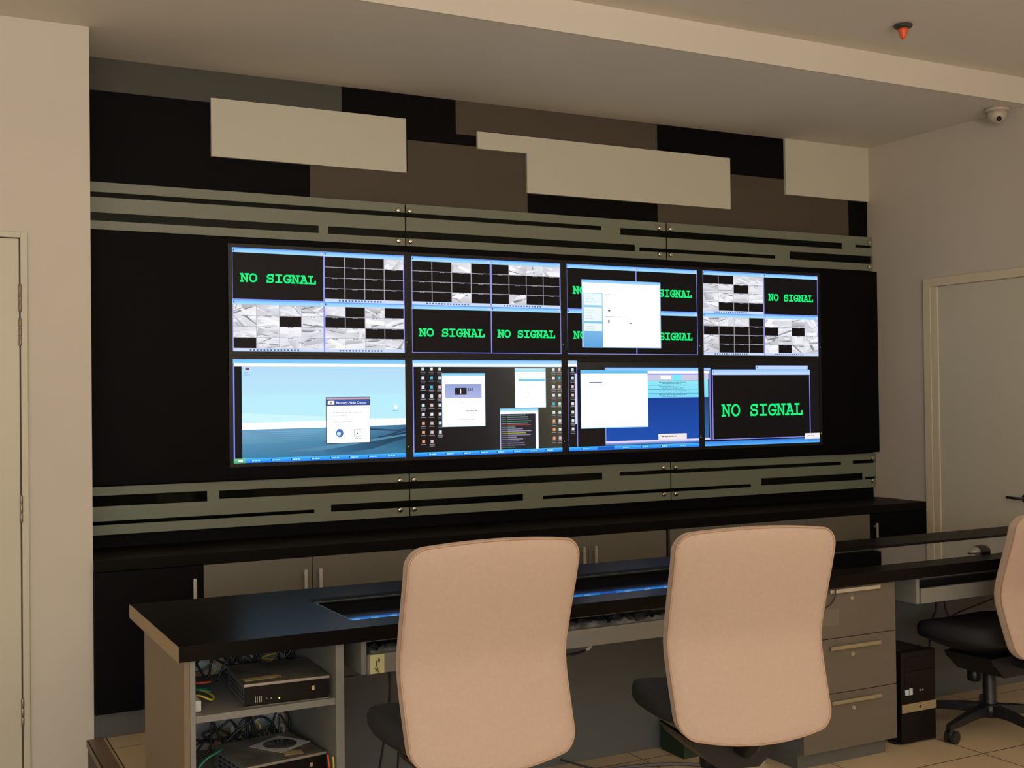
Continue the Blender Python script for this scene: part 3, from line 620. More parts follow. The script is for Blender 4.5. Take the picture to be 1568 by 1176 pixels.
obj('side_panel', MB().box(-0.6755, -0.660, DF + 0.018, -1.55, 0.0005, zb, 0.001), GREY, desk)
obj('side_panel', MB().box(-0.241, -0.215, DF + 0.018, -1.62, 0.0005, zb, 0.001), GREY, desk)
obj('shelf', MB().box(-0.6598, -0.2412, DF + 0.025, -1.66, 0.499, 0.519, 0.001), GREY, desk)
obj('shelf', MB().box(-0.6598, -0.2412, DF + 0.025, -1.66, 0.255, 0.275, 0.001), GREY, desk)
bp = MB().box(-0.6598, -0.2412, -1.60, -1.585, 0.001, zb)
obj('back_panel', bp, mat('pale_back_board', (0.42, 0.43, 0.44), 0.5, noise=(4, 0.1, U1)), desk, 'pale board behind the open shelves')
obj('modesty_panel', MB().box(-0.2148, 1.60, -1.62, -1.602, 0.0005, 0.445).box(-0.2148, 1.60, -1.62, -1.602, 0.448, zb).box(1.602, DX1 - 0.02, -1.62, -1.602, 0.0005, 0.47).box(1.602, 2.655, -1.62, -1.602, 0.473, zb).box(2.658, DX1 - 0.02, -1.62, -1.602, 0.473, zb), GREYD, desk)
obj('end_panel', MB().box(DX1 - 0.04, DX1 - 0.015, DF + 0.02, -1.63, 0.0005, zb), PANELT, desk)
def tray(x0, x1, label):
    t = thing('keyboard_tray', label, 'keyboard tray', ((x0 + x1) / 2, DF + 0.2, 0.577), 'keyboard trays under the desk')
    yf = DF + 0.022
    b = MB().box(x0, x0 + 0.017, yf + 0.002, -1.78, 0.5775, zb - 0.001, 0.001).box(x1 - 0.017, x1, yf + 0.002, -1.78, 0.5775, zb - 0.001, 0.001)
    b.box(x0 + 0.017, x1 - 0.017, yf + 0.012, -1.78, 0.5775, 0.590).box(x0 + 0.017, x1 - 0.017, -1.795, -1.78, 0.590, zb - 0.001)
    b.box(x0 + 0.017, x1 - 0.017, yf + 0.002, -1.795, zb - 0.006, zb - 0.001)
    obj('tray_body', b, GREY, t)
    obj('front_lip', MB().box(x0 + 0.018, x1, yf - 0.008, yf + 0.011, 0.579, 0.638, 0.0015), GREY, t)
    return t
tray(-0.157, 1.555, 'long grey keyboard tray below the desk behind the two middle chairs')
tray(2.186, 3.60, 'grey keyboard tray beside the drawer pedestal at right')
def keyb(x0, x1, y0, y1, z, name, m, label, wrap=False):
    t = thing(name, label, 'keyboard', ((x0 + x1) / 2, (y0 + y1) / 2, z))
    obj('base', MB().box(x0, x1, y0, y1, z + 0.0005, z + 0.016, 0.003), PLAST, t)
    k = MB(); n = int((x1 - x0 - 0.02) / 0.019)
    for r in range(5):
        for c in range(n):
            xx = x0 + 0.012 + c * 0.019; yy = y0 + 0.015 + r * 0.0215
            k.box(xx, xx + 0.0155, yy, yy + 0.018, z + 0.0162, z + 0.023)
    obj('keys', k, PLAST, t)
    if wrap:
        v = []; f = []; nx, ny = 34, 8; r = random.Random(3)
        for j in range(ny + 1):
            for i in range(nx + 1):
                e = 0 if (j in (0, ny) or i in (0, nx)) else 1
                zz = z + (0.001 if j in (ny,) or i in (0, nx) else 0.004 if j == 0 else 0.052 + r.uniform(-.010, .014)); v.append((x0 - 0.02 + (x1 - x0 + 0.04) * i / nx + r.uniform(-.004, .004) * e, y0 - 0.012 + (y1 - y0 + 0.03) * j / ny + r.uniform(-.004, .004) * e, zz))
        for j in range(ny):
            for i in range(nx): a = j * (nx + 1) + i; f.append((a, a + 1, a + nx + 2, a + nx + 1))
        mb = MB(); mb.add(v, f, True); obj('plastic_wrap', mb, FOIL, t, 'crinkled glossy plastic wrap')
keyb(-0.11, 0.34, DF + 0.040, DF + 0.17, 0.590, 'keyboard', PLAST, 'plastic-wrapped keyboard in the tray left of the left chair', True)
keyb(0.55, 1.00, DF + 0.040, DF + 0.17, 0.590, 'keyboard', PLAST, 'plastic-wrapped keyboard in the tray between the middle chairs', True)
keyb(2.25, 2.70, DF + 0.040, DF + 0.17, 0.590, 'keyboard', PLAST, 'black keyboard in the right keyboard tray')

# sticky note
n = thing('sticky_note', 'yellow sticky note stuck on the left end of the long keyboard tray', 'note', (-0.11, DF + 0.013, 0.577))
v = []; f = []
for j in range(7):
    for i in range(7):
        v.append((-0.1330 + i * 0.0077, DF + 0.0132 - 0.004 * (1 - j / 6) ** 2 * (1 - abs(i - 3) / 4) - 0.0008, 0.638 - j * 0.0097))
for j in range(6):
    for i in range(6): a = j * 7 + i; f.append((a, a + 1, a + 8, a + 7))
nb = MB(); nb.add(v, f, True); nb.add([(x, y + 0.0006, z) for x, y, z in v], [t[::-1] for t in f], True)
obj('paper', nb, YELLOW, n)
sc_ = MB()
for st in ([(-.084, .607), (-.075, .590), (-.068, .594)], [(-.070, .628), (-.066, .622), (-.068, .612), (-.072, .618), (-.070, .628)], [(-.092, .597), (-.080, .588), (-.072, .583)], [(-.083, .620), (-.085, .607), (-.080, .600)]):
    sc_.tube([(x, DF + 0.0088, z) for x, z in [(-0.1115 + (x_ + 0.08) * 0.6, z_) for x_, z_ in st]], 0.0012, 5)
obj('scribble', sc_, INK, n)

# drawer pedestal
px0, px1, pyf = 1.592, 2.070, DF + 0.024
ped = thing('drawer_pedestal', 'grey three-drawer pedestal under the desk right of the middle chair', 'drawer unit', ((px0 + px1) / 2, pyf + 0.25, 0.0))
obj('body', MB().box(px0, px1, pyf + 0.0195, -1.63, 0.062, zb), GREYD, ped)
obj('plinth', MB().box(px0 + 0.004, px1 - 0.025, pyf + 0.04, -1.66, 0.0005, 0.0615), PLINTH, ped)
for z0, z1, hz, hm in ((0.4885, zb, 0.668, SATIN), (0.2785, 0.4855, 0.452, BRASS), (0.064, 0.2755, 0.245, BRASS)):
    d = obj('drawer', MB().box(px0 + 0.001, px1, pyf, pyf + 0.019, z0, z1, 0.001), DRAWER, ped)
    obj('handle', MB().box(1.722, 1.978, pyf - 0.016, pyf - 0.010, hz - 0.007, hz + 0.007, 0.001).box(1.735, 1.745, pyf - 0.0105, pyf, hz - 0.004, hz + 0.004).box(1.955, 1.965, pyf - 0.0105, pyf, hz - 0.004, hz + 0.004), hm, d)
    obj('lock', MB().lathe([(0.010, 0), (0.010, -0.003), (0.007, -0.004), (0.007, -0.002), (0.001, -0.002)], (1.842, pyf, hz - 0.032), 14, 'y'), BRASS, d)
    if z0 > .48: obj('label_holder', MB().box(1.668, 1.775, pyf - 0.0012, pyf - 0.0002, 0.536, 0.600), mat('label_card', (0.155, 0.13, 0.098), 0.4), d)

# mouse on the desk
ms = thing('computer_mouse', 'silver and black computer mouse on the right part of the desk', 'mouse', (2.73, -2.00, DZ))
def blob(cx, cy, z, lx, ly, h, a0=0, a1=1, n=10):
    """half-ellipsoid slice of a mouse body, from a0 to a1 of its length"""
    mb = MB(); vs = []; fs = []
    for i in range(n + 1):
        t = a0 + (a1 - a0) * i / n; x = -lx + 2 * lx * t; k = math.sqrt(max(0.02, 1 - (x / lx) ** 2)) ** 0.7
        for j in range(n + 1):
            th = pi * j / n; vs.append((cx + x, cy + ly * k * cos(th), z + 0.0006 + h * k * sin(th) ** 0.8 * (1 + 0.15 * (x / lx))))
    for i in range(n):
        for j in range(n): a = i * (n + 1) + j; fs.append((a, a + 1, a + n + 2, a + n + 1))
        fs.append((i * (n + 1), (i + 1) * (n + 1), (i + 1) * (n + 1) + n, i * (n + 1) + n))
    fs.append(tuple(range(n + 1))); fs.append(tuple(n * (n + 1) + q for q in range(n, -1, -1))); mb.add(vs, fs, True); return mb
obj('shell', blob(2.73, -2.0, DZ, 0.058, 0.031, 0.031, 0.30, 1), PLAST, ms)
obj('button_cover', blob(2.73, -2.0, DZ, 0.0575, 0.0305, 0.0302, 0.0, 0.295), mat('silver_plastic', (0.36, 0.33, 0.27), 0.3, metal=0.4), ms, 'silver button cover')

# ------------------------------------------------------------------ small computers on the shelves
def mini_pc(x, y, z, ang, label, disc):
    t = thing('mini_computer', label, 'computer', (0, 0, 0), 'slim computers on the desk shelves')
    w2, dd, hh = 0.128, 0.27, 0.066
    obj('case', MB().box(-w2 + .004, w2 - .004, 0.004, dd, 0.003, hh - 0.004, 0.002), PCS, t, 'grey case side with vents')
    top = MB().box(-w2, w2, -0.003, dd, hh - 0.0038, hh + 0.003, 0.0028); obj('top_cover', top, FRAMED, t, 'dusty silver top cover')
    obj('top_rim', MB().box(-w2 - .0005, w2 + .0005, -0.0045, -0.0032, hh - 0.0050, hh + 0.0020, 0.0005), RIM, t, 'bright silver rim')
    obj('front_bezel', MB().box(-w2 + .001, w2 - .001, -0.001, 0.0038, 0.004, hh - 0.004, 0.0015), PCB, t, 'glossy black front')
    obj('bottom_rim', MB().box(-w2, w2, -0.002, dd, 0.0005, 0.0028), FRAMED, t)
    obj('badge', MB().box(0.074, 0.083, -0.0022, -0.0011, 0.030, 0.043, 0.0004), CHROME, t, 'small square metal badge')
    p = MB()
    for q in (-0.095, -0.083): p.box(q, q + 0.0012, -0.0018, -0.0011, 0.012, 0.030).box(q + 0.005, q + 0.0062, -0.0018, -0.0011, 0.012, 0.030)
    for q in (-0.062, -0.048): p.lathe([(0.002, 0), (0.002, -0.0008)], (q, -0.0011, 0.02), 10, 'y')
    obj('ports', p, SATIN, t); obj('status_light', MB().lathe([(0.0022, 0), (0.0022, -0.001)], (-0.024, -0.0011, 0.018), 8, 'y'), LED, t)
    vv = MB()
    for r in range(3):
        for c in range(6): vv.box(-w2 + 0.0032, -w2 + 0.0038, 0.03 + c * 0.035, 0.05 + c * 0.035, 0.014 + r * 0.014, 0.020 + r * 0.014)
    obj('side_vents', vv, PCB, t)
    for q in (0, 1, 2, 3): obj('foot', MB().lathe([(0.008, -0.0002), (0.008, 0.0004)], ((-0.1, 0.1)[q % 2], (0.03, 0.24)[q // 2], 0), 10), RUBBER, t)
    t.location = (x, y, z); t.rotation_euler = (0, 0, radians(ang)); return t
mini_pc(-0.385, -2.138, 0.5192, -3, 'slim dusty computer on the upper open shelf', False)
mini_pc(-0.378, -2.108, 0.2752, 8, 'slim dusty computer on the lower shelf with a disc on top', True)
pz = 0.5192 + 0.0692
tag(obj('manila_slip', MB().prism([(0, 0), (0, 0.001), (.11, .001), (.11, 0)], 0, 0.035), KRAFT, loc=(0, 0, 0)), 'crumpled manila paper slip on the upper slim computer', 'paper')
o = COL.objects['manila_slip']; o.location = (-0.50, -2.105, pz + 0.0008); o.rotation_euler = (0, 0, radians(4))
tag(obj('manila_tag', MB().box(-0.028, 0.028, -0.02, 0.02, 0.0003, 0.0012), KRAFT, loc=(0, 0, 0)), 'small manila tag on the lower slim computer', 'paper')
COL.objects['manila_tag'].location = (-0.345, -2.06, 0.2752 + 0.0692); COL.objects['manila_tag'].rotation_euler = (0, 0, radians(-6))
sl = thing('disc_sleeve', 'white paper disc sleeve on the lower slim computer', 'disc sleeve', (0, 0, 0))
obj('sleeve', MB().box(-0.068, 0.068, -0.066, 0.066, 0.0003, 0.0012), PAPER, sl)
obj('disc', MB().lathe([(0.009, 0.0013), (0.052, 0.0013), (0.052, 0.0019), (0.009, 0.0019)], (0, 0, 0), 32), DISC, sl, 'grey disc behind the round window')
sl.location = (-0.355, -1.955, 0.2752 + 0.0695); sl.rotation_euler = (0, 0, radians(32))

# cables on and behind the shelves
def cable(pts, r, m, label, group=None, n=7):
    return tag(obj('cable', MB().tube(smooth_path(pts), r, n), m), label, 'cable', group)
rr = random.Random(11)
def tangle(z, name_i):
    specs = [(RUBBER, 8), (WHC, 1), (YELC, 1), (ORC, 1), (GREENC, 1)]
    names = {'white_cable': 'white', 'yellow_cable': 'yellow', 'orange_cable': 'orange', 'green_cable': 'green'}
    place = 'behind the %s slim computer' % ('upper', 'lower')[name_i]
    lane = 0
    for m, n in specs:
        for k in range(n):
            y = -1.815 + lane * 0.0125; lane += 1; rad = 0.0042 if m is RUBBER else 0.0028
            x = rr.uniform(-0.63, -0.40); pts = []; amp = 0.06 if m is RUBBER else 0.045
            for q in range(8):
                zz = z + 0.010 + (abs(rr.gauss(0, amp)) if 0 < q < 7 else 0)
                pts.append((min(max(x + q * 0.035 + rr.uniform(-.06, .06), -0.645), -0.262), y + rr.uniform(-.0015, .0015), min(zz, z + 0.125)))
            if m is RUBBER: lab, g = 'black cables tangled ' + place, 'black cable tangle ' + place
            else: lab, g = names[m.name] + ' cable among the black tangle ' + place, None
            cable(pts, rad, m, lab, g)
tangle(0.519, 0); tangle(0.275, 1)
# loose loops beside the computers at left
cable([(-0.648, -1.98, 0.535), (-0.62, -2.02, 0.545), (-0.585, -2.03, 0.530), (-0.57, -1.98, 0.53), (-0.60, -1.93, 0.54), (-0.645, -1.93, 0.54)], 0.003, YELC, 'yellow cable loop on the upper shelf at its left end')
cable([(-0.648, -1.95, 0.545), (-0.61, -1.99, 0.555), (-0.58, -1.99, 0.545), (-0.57, -1.93, 0.54), (-0.62, -1.90, 0.54)], 0.0032, GREENC, 'green cable beside the yellow loop on the upper shelf')
cable([(-0.64, -1.92, 0.56), (-0.60, -1.95, 0.565), (-0.565, -1.93, 0.56), (-0.56, -1.88, 0.55)], 0.0032, RED, 'red cable end on the upper shelf')
cable([(-0.64, -2.06, 0.287), (-0.655, -2.09, 0.32), (-0.62, -2.08, 0.365), (-0.56, -2.03, 0.375), (-0.53, -1.95, 0.36)], 0.0035, GREENC, 'green cable curving over the left of the lower shelf')
cable([(-0.655, -2.10, 0.31), (-0.63, -2.12, 0.285), (-0.58, -2.11, 0.283), (-0.545, -2.08, 0.30)], 0.003, YELC, 'yellow cable lying at the left of the lower shelf')
for k in range(5):
    tag(obj('cable_connector', MB().tube([(-0.640 + k * 0.021, -2.095, 0.318 - (k % 2) * .014), (-0.622 + k * 0.021, -2.088, 0.330 - (k % 2) * .014)], [0.0045, 0.006], 8), WHITE if k % 2 == 0 else RUBBER),
        ('white' if k % 2 == 0 else 'black') + ' cable connector in the small cluster on the lower shelf', 'connector', 'cable connectors on the lower shelf ' + ('white' if k % 2 == 0 else 'black'))
cable([(-0.2465, -2.145, 0.34), (-0.2465, -2.15, 0.31), (-0.2465, -2.14, 0.287), (-0.2465, -2.10, 0.281)], 0.003, YELC, 'yellow cable hanging right of the lower slim computer')
cable([(-0.2535, -2.115, 0.34), (-0.2535, -2.128, 0.305), (-0.2535, -2.105, 0.290), (-0.2535, -2.06, 0.283)], 0.0035, RED, 'red cable hanging right of the lower slim computer')
tag(obj('power_adapter', MB().box(-0.658, -0.632, -2.11, -2.04, 0.5195, 0.552, 0.004), WHITE), 'small white power adapter at the left end of the upper shelf', 'adapter')
pl = thing('wall_plate', 'pale perforated plate behind the upper slim computer', 'plate', (-0.46, -1.62, 0.56))
obj('plate', MB().box(-0.56, -0.34, -1.665, -1.66, 0.535, 0.66, 0.001), mat('pale_blue_grey_plate', (0.55, 0.58, 0.60), 0.5), pl)
hh_ = MB()
for k in range(5): hh_.lathe([(0.004, 0), (0.004, -0.0006)], (-0.52 + k * 0.035, -1.6652, 0.60 + (k % 2) * 0.02), 8, 'y')
obj('hole', hh_, INK, pl)

# cables under the desk
cable([(-0.03, -2.06, 0.576), (-0.02, -2.04, 0.50), (-0.02, -2.02, 0.40), (-0.04, -1.98, 0.20), (-0.05, -1.9, 0.006)], 0.004, RUBBER, 'straight black cable hanging under the long tray left of the left chair')
cable([(0.012, -2.06, 0.576), (0.018, -2.05, 0.50), (0.02, -2.02, 0.35), (0.03, -1.95, 0.006)], 0.0035, RUBBER, 'second black cable hanging under the long tray near the sticky note')
cable([(-0.02, -2.04, 0.576), (0.03, -2.03, 0.52), (0.08, -2.0, 0.46), (0.15, -1.95, 0.30)], 0.003, RUBBER, 'slanting black cable crossing under the long tray')
cable([(0.50, -2.0, 0.576), (0.56, -2.02, 0.535), (0.66, -2.02, 0.522), (0.735, -2.02, 0.535), (0.76, -2.02, 0.576)], 0.005, RUBBER, 'black cable loop hanging under the tray between the middle chairs')
cable([(0.725, -2.022, 0.533), (0.742, -2.022, 0.542), (0.760, -2.022, 0.572)], 0.0065, WHC, 'white cable sleeve under the tray between the middle chairs')
cable([(0.68, -2.04, 0.576), (0.72, -2.05, 0.566), (0.78, -2.04, 0.576)], 0.0045, RUBBER, 'small black cable loop just under the tray lip')
cable([(0.86, -2.04, 0.576), (0.89, -2.05, 0.56), (0.94, -2.05, 0.556), (0.98, -2.04, 0.576)], 0.006, RUBBER, 'thick black cable loop under the tray beside the middle chair')
cable([(1.742, pyf - 0.020, 0.676), (1.735, pyf - 0.024, 0.650), (1.715, pyf - 0.022, 0.625), (1.68, pyf - 0.012, 0.605), (1.64, pyf - 0.006, 0.60)], 0.003, RUBBER, 'thin black cable dangling over the top drawer')
cable([(2.095, -1.90, 0.60), (2.10, -1.92, 0.52), (2.13, -1.96, 0.46), (2.165, -1.98, 0.375)], 0.004, RUBBER, 'black cable dropping behind the tower computer')
cable([(2.72, -1.755, 0.60), (2.732, -1.755, 0.50), (2.73, -1.755, 0.44), (2.70, -1.755, 0.38), (2.68, -1.755, 0.22)], 0.006, RUBBER, 'thick black cable hanging under the right tray')
cable([(2.80, -1.735, 0.60), (2.806, -1.735, 0.50), (2.812, -1.735, 0.44), (2.84, -1.735, 0.39), (2.88, -1.735, 0.36), (2.90, -1.735, 0.2)], 0.004, RUBBER, 'black cable hanging near the right chair')
cable([(2.83, -1.715, 0.36), (2.86, -1.715, 0.385), (2.94, -1.715, 0.41), (3.08, -1.715, 0.435), (3.2, -1.715, 0.46)], 0.004, RUBBER, 'looping black cable near the right chair seat')
cable([(2.40, -1.70, 0.06), (2.42, -1.72, 0.02), (2.47, -1.76, 0.006), (2.51, -1.74, 0.02), (2.50, -1.70, 0.10)], 0.0035, RUBBER, 'thin black cable on the floor behind the tower computer')
cable([(0.80, -1.70, 0.05), (0.92, -1.76, 0.012), (1.02, -1.86, 0.006), (1.12, -1.98, 0.006)], 0.004, RUBBER, 'thin black cable on the floor between the middle chairs')
cable([(0.55, -2.0, 0.007), (0.75, -1.83, 0.007), (1.0, -1.78, 0.007), (1.25, -1.86, 0.007), (1.38, -2.02, 0.007)], 0.007, mat('grey_cable', (0.10, 0.10, 0.10), 0.5), 'grey cable curving on the floor between the middle chairs')

# green box and white box on the floor
b = thing('cardboard_box', 'dark green cardboard box on the floor behind the middle chair', 'box', (1.40, -1.72, 0.0))
obj('carton', MB().box(1.30, 1.52, -1.80, -1.645, 0.0008, 0.115, 0.002), BOXG, b)
obj('lid', MB().box(1.297, 1.523, -1.803, -1.642, 0.1152, 0.119, 0.001), BOXG, b)
tag(obj('power_brick', MB().box(1.462, 1.545, -1.99, -1.90, 0.0008, 0.045, 0.006), WHITE), 'white power brick on the floor beside the drawer pedestal', 'adapter')

# ------------------------------------------------------------------ tower computer
tw = thing('tower_computer', 'black tower computer with a silver band standing right of the drawers', 'computer', (2.25, -1.9, 0.0))
tx0, tx1, tyf = 2.158, 2.352, -2.095
obj('case', MB().box(tx0 + 0.006, tx1 - 0.006, tyf + 0.03, tyf + 0.42, 0.012, 0.372, 0.004), mat('tower_case_black', (0.016, 0.014, 0.013), 0.35), tw)
obj('front_bezel', MB().box(tx0, tx1, tyf, tyf + 0.0295, 0.006, 0.376, 0.006), PCB, tw, 'glossy black front')
obj('drive_door', MB().box(tx0 + 0.018, tx1 - 0.012, tyf - 0.003, tyf - 0.0002, 0.300, 0.350, 0.001), PCB, tw)
obj('drive_door', MB().box(tx0 + 0.018, tx1 - 0.012, tyf - 0.003, tyf - 0.0002, 0.240, 0.295, 0.001), PCB, tw)
bd = obj('silver_band', MB().box(tx0 + 0.001, tx1 - 0.001, tyf - 0.004, tyf - 0.0002, 0.131, 0.165, 0.0015), SILV, tw, 'silver band')
obj('emblem', MB().lathe([(0.006, 0), (0.006, -0.001)], (2.258, tyf - 0.0042, 0.148), 12, 'y'), INK, bd)
obj('sticker', MB().box(tx0 + 0.022, tx0 + 0.042, tyf - 0.0008, tyf - 0.0002, 0.200, 0.222), mat('blue_white_sticker', (0.45, 0.55, 0.7), 0.4), tw, 'blue and white sticker')
obj('sticker', MB().box(tx0 + 0.045, tx0 + 0.063, tyf - 0.0008, tyf - 0.0002, 0.200, 0.226), PAPER, tw, 'white sticker')
obj('audio_jack', MB().lathe([(0.004, 0), (0.004, -0.001)], (tx0 + 0.105, tyf - 0.0002, 0.213), 10, 'y').lathe([(0.004, 0), (0.004, -0.001)], (tx0 + 0.12, tyf - 0.0002, 0.213), 10, 'y'), SATIN, tw)
for q in range(4): obj('foot', MB().box((tx0 - 0.006, tx1 - 0.016)[q % 2], (tx0 + 0.022, tx1 + 0.004)[q % 2], (tyf + 0.03, tyf + 0.36)[q // 2], (tyf + 0.07, tyf + 0.40)[q // 2], 0.0005, 0.0115), PLAST, tw)

# ------------------------------------------------------------------ ceiling fittings
sx, sy, sz = 2.79, -1.56, 3.16
sp = thing('fire_sprinkler', 'orange-red capped sprinkler hanging from the ceiling at upper right', 'sprinkler', (sx, sy, sz))
obj('rosette', MB().lathe([(0.030, -0.0005), (0.044, -0.006), (0.040, -0.016), (0.018, -0.020)], (sx, sy, sz), 24), ROSE, sp)
obj('cap', MB().lathe([(0.023, -0.0205), (0.023, -0.032), (0.014, -0.060), (0.010, -0.068), (0.004, -0.070)], (sx, sy, sz), 16), ORANGE, sp)
dm = thing('dome_camera', 'small cream dome camera under the ceiling step at the right wall', 'camera', (4.06, -1.03, ZC))
obj('base', MB().lathe([(0.068, -0.0005), (0.070, -0.012), (0.066, -0.020)], (4.06, -1.03, ZC), 28), DOME, dm)
obj('dome', MB().lathe([(0.056, -0.0205), (0.055, -0.040), (0.050, -0.055), (0.040, -0.070), (0.025, -0.081), (0.008, -0.085)], (4.06, -1.03, ZC), 28), DOME, dm)
obj('lens', MB().lathe([(0.014, 0.0), (0.014, -0.010), (0.006, -0.012)], (4.032, -1.065, ZC - 0.068), 14, 'y'), PLAST, dm)

# ------------------------------------------------------------------ office chairs
def rrect(hw_t, hw_b, z0, z1, rc, bulge_t, bulge_b, n=10):
    """rounded outline in (x,z), top half-width hw_t, bottom half-width hw_b, edges bowed"""
    pts = []
    def corner(cx, cz, a0):
        for k in range(n + 1):
            a = radians(a0 + 90 * k / n); pts.append((cx + rc * cos(a), cz + rc * sin(a)))
    corner(hw_t - rc, z1 - rc, 0); 
    m = 10
    for k in range(1, m): t = k / m; pts.append(((hw_t - rc) * (1 - 2 * t), z1))
    corner(-hw_t + rc, z1 - rc, 90)
    for k in range(1, 14): t = k / 14; pts.append((-hw_t + (hw_t - hw_b) * t, z1 - rc + (z0 - z1 + 2 * rc) * t))
    corner(-hw_b + rc, z0 + rc, 180)
    for k in range(1, m): t = k / m; pts.append((-(hw_b - rc) * (1 - 2 * t), z0))
    corner(hw_b - rc, z0 + rc, 270)
    for k in range(1, 14): t = k / 14; pts.append((hw_b + (hw_t - hw_b) * t, z0 + rc + (z1 - z0 - 2 * rc) * t))
    out = []
    zm = (z0 + z1) / 2
    for x, z in pts:
        hw = hw_t; q = 1 - (x / hw) ** 2; s = (z - zm) / (zm - z0)
        z += (bulge_t if s > 0 else -bulge_b) * max(q, 0) * min(abs(s), 1) ** 2
        out.append((x, z))
    return out
def shell(outline, ypro, ywrap, t_back, t_front, rings, cx=0.0, cz=None):
    """closed cushion: rear face y = ypro(z)+ywrap(x) - thickness"""
    zs = [p[1] for p in outline]; cz = (min(zs) + max(zs)) / 2
    n = len(outline); vs = []; fs = []
    def ring(r, off):
        for x, z in outline:
            X, Z = x * r, cz + (z - cz) * r; vs.append((X, ypro(Z) + ywrap(X) + off, Z))
    layers = []
    for r in rings: layers.append((r, -t_back * (1 - max(0, (r - 0.86) / 0.14) ** 2.2 * 0.42)))
    layers.append((1.004, -t_back * 0.36)); layers.append((1.004, t_front * 0.45))
    for r in reversed(rings): layers.append((r, t_front * (1 - max(0, (r - 0.80) / 0.20) ** 2 * 0.4)))
    vs.append((0, ypro(cz) + ywrap(0) - t_back, cz))
    for r, o_ in layers: ring(r, o_)
    vs.append((0, ypro(cz) + ywrap(0) + t_front, cz))
    for k in range(n): fs.append((0, 1 + (k + 1) % n, 1 + k))
    for i in range(len(layers) - 1):
        a = 1 + i * n; b_ = a + n
        for k in range(n): fs.append((a + k, a + (k + 1) % n, b_ + (k + 1) % n, b_ + k))
    a = 1 + (len(layers) - 1) * n; e = len(vs) - 1
    for k in range(n): fs.append((a + k, a + (k + 1) % n, e))
    return MB().add(vs, fs, True)
def build_chair():
    t = thing('office_chair', '', 'chair', (0, 0, 0), 'peach office chairs at the desk')
    Z0, Z1 = 0.505, 1.046; zl = 0.735
    def ypro(z):
        if z > zl: u = (z - zl) / (Z1 - zl); return -0.210 - 0.100 * u ** 1.15 + 0.012 * max(0, u - 0.75) / 0.25
        u = (zl - z) / (zl - Z0); return -0.210 - 0.070 * u ** 1.15
    def ys(z): return (ypro(z - 0.035) + ypro(z) * 2 + ypro(z + 0.035)) / 4
    wrap = lambda x: 0.30 * x * x
    ol = rrect(0.239, 0.231, Z0, Z1, 0.044, 0.016, 0.032)
    back = obj('backrest', shell(ol, ys, wrap, 0.022, 0.034, [0.15, 0.3, 0.45, 0.6, 0.72, 0.82, 0.88, 0.92, 0.95, 0.975, 0.99, 1.0]), PEACH, t, 'peach upholstered backrest')
    cz = (min(p[1] for p in ol) + max(p[1] for p in ol)) / 2
    pp = [(x * 0.999, ys(cz + (z - cz) * 0.999) + wrap(x) - 0.0135, cz + (z - cz) * 0.999) for x, z in ol]
    obj('piping', MB().tube(pp, 0.0032, 6, True, True), PEACHP, back, 'peach piping along the seam')
    # seat
    sw, sy0, sy1, sz = 0.232, -0.225, 0.195, 0.570
    vs = []; fs = []; N = 48
    def se(r, y_off=0.0):
        out = []
        for k in range(N):
            a = 2 * pi * k / N; c, s_ = cos(a), sin(a); e = 0.62
            x = sw * r * math.copysign(abs(c) ** e, c); y = (sy0 + sy1) / 2 + (sy1 - sy0) / 2 * r * math.copysign(abs(s_) ** e, s_)
            out.append((x, y))
        return out
    def zt(x, y, r): f = max(0, (y - 0.06) / 0.14); return sz + 0.012 * (abs(x) / sw) ** 2 - 0.028 * f ** 2
    layers = [(0.2, 0), (0.5, 0), (0.75, 0.0), (0.9, -0.003), (0.97, -0.010), (1.0, -0.028), (0.995, -0.052), (0.955, -0.070)]
    vs.append((0, 0, sz))
    for r, d in layers:
        for x, y in se(r): vs.append((x, y, zt(x, y, r) + d))
    vs.append((0, 0, sz - 0.070))
    for k in range(N): fs.append((0, 1 + k, 1 + (k + 1) % N))
    for i in range(len(layers) - 1):
        a = 1 + i * N
        for k in range(N): fs.append((a + k, a + N + k, a + N + (k + 1) % N, a + (k + 1) % N))
    a = 1 + (len(layers) - 1) * N
    for k in range(N): fs.append((a + k, len(vs) - 1, a + (k + 1) % N))
    seat = obj('seat', MB().add(vs, fs, True), SEATF, t, 'black fabric seat')
    vs = []; fs = []
    lay = [(0.94, -0.068, 0), (0.90, -0.076, 0), (0.72, -0.100, 0.3), (0.50, -0.116, 1), (0.25, -0.119, 1)]
    for r, d, g in lay:
        for x, y in se(r): vs.append((x, y - 0.02 * g, zt(x, y, r) * (1 - g) + sz * g + d))
    for i in range(len(lay) - 1):
        for k in range(N): fs.append((i * N + k, (i + 1) * N + k, (i + 1) * N + (k + 1) % N, i * N + (k + 1) % N))
    fs.append(tuple(range(N))); fs.append(tuple((len(lay) - 1) * N + k for k in range(N)))
    obj('seat_shell', MB().add(vs, fs, True), PLAST, t)
    mech = MB().prism([(-.145, .451), (-.13, .425), (-.06, .366), (.06, .366), (.13, .425), (.145, .451)], -0.165, 0.07)
    obj('tilt_mechanism', mech, PLAST, t)
    obj('back_support', MB().tube(smooth_path([(0, -0.13, 0.428), (0, -0.20, 0.425), (0, -0.245, 0.450), (0, -0.262, 0.50), (0, -0.258, 0.545)][:4] + [(0, -0.235, 0.56)]), 0.020, 10).box(-0.032, 0.032, -0.232, -0.20, 0.50, 0.60, 0.006), PLAST, t)
    obj('tilt_lever', MB().tube([(0.075, -0.02, 0.430), (0.16, -0.02, 0.430), (0.205, -0.02, 0.424)], [0.005, 0.005, 0.009], 8), PLAST, t)
    obj('tension_knob', MB().lathe([(0.024, 0), (0.030, -0.004), (0.030, -0.045), (0.026, -0.055), (0.010, -0.058)], (0.0, 0.035, 0.365), 16), PLAST, t)
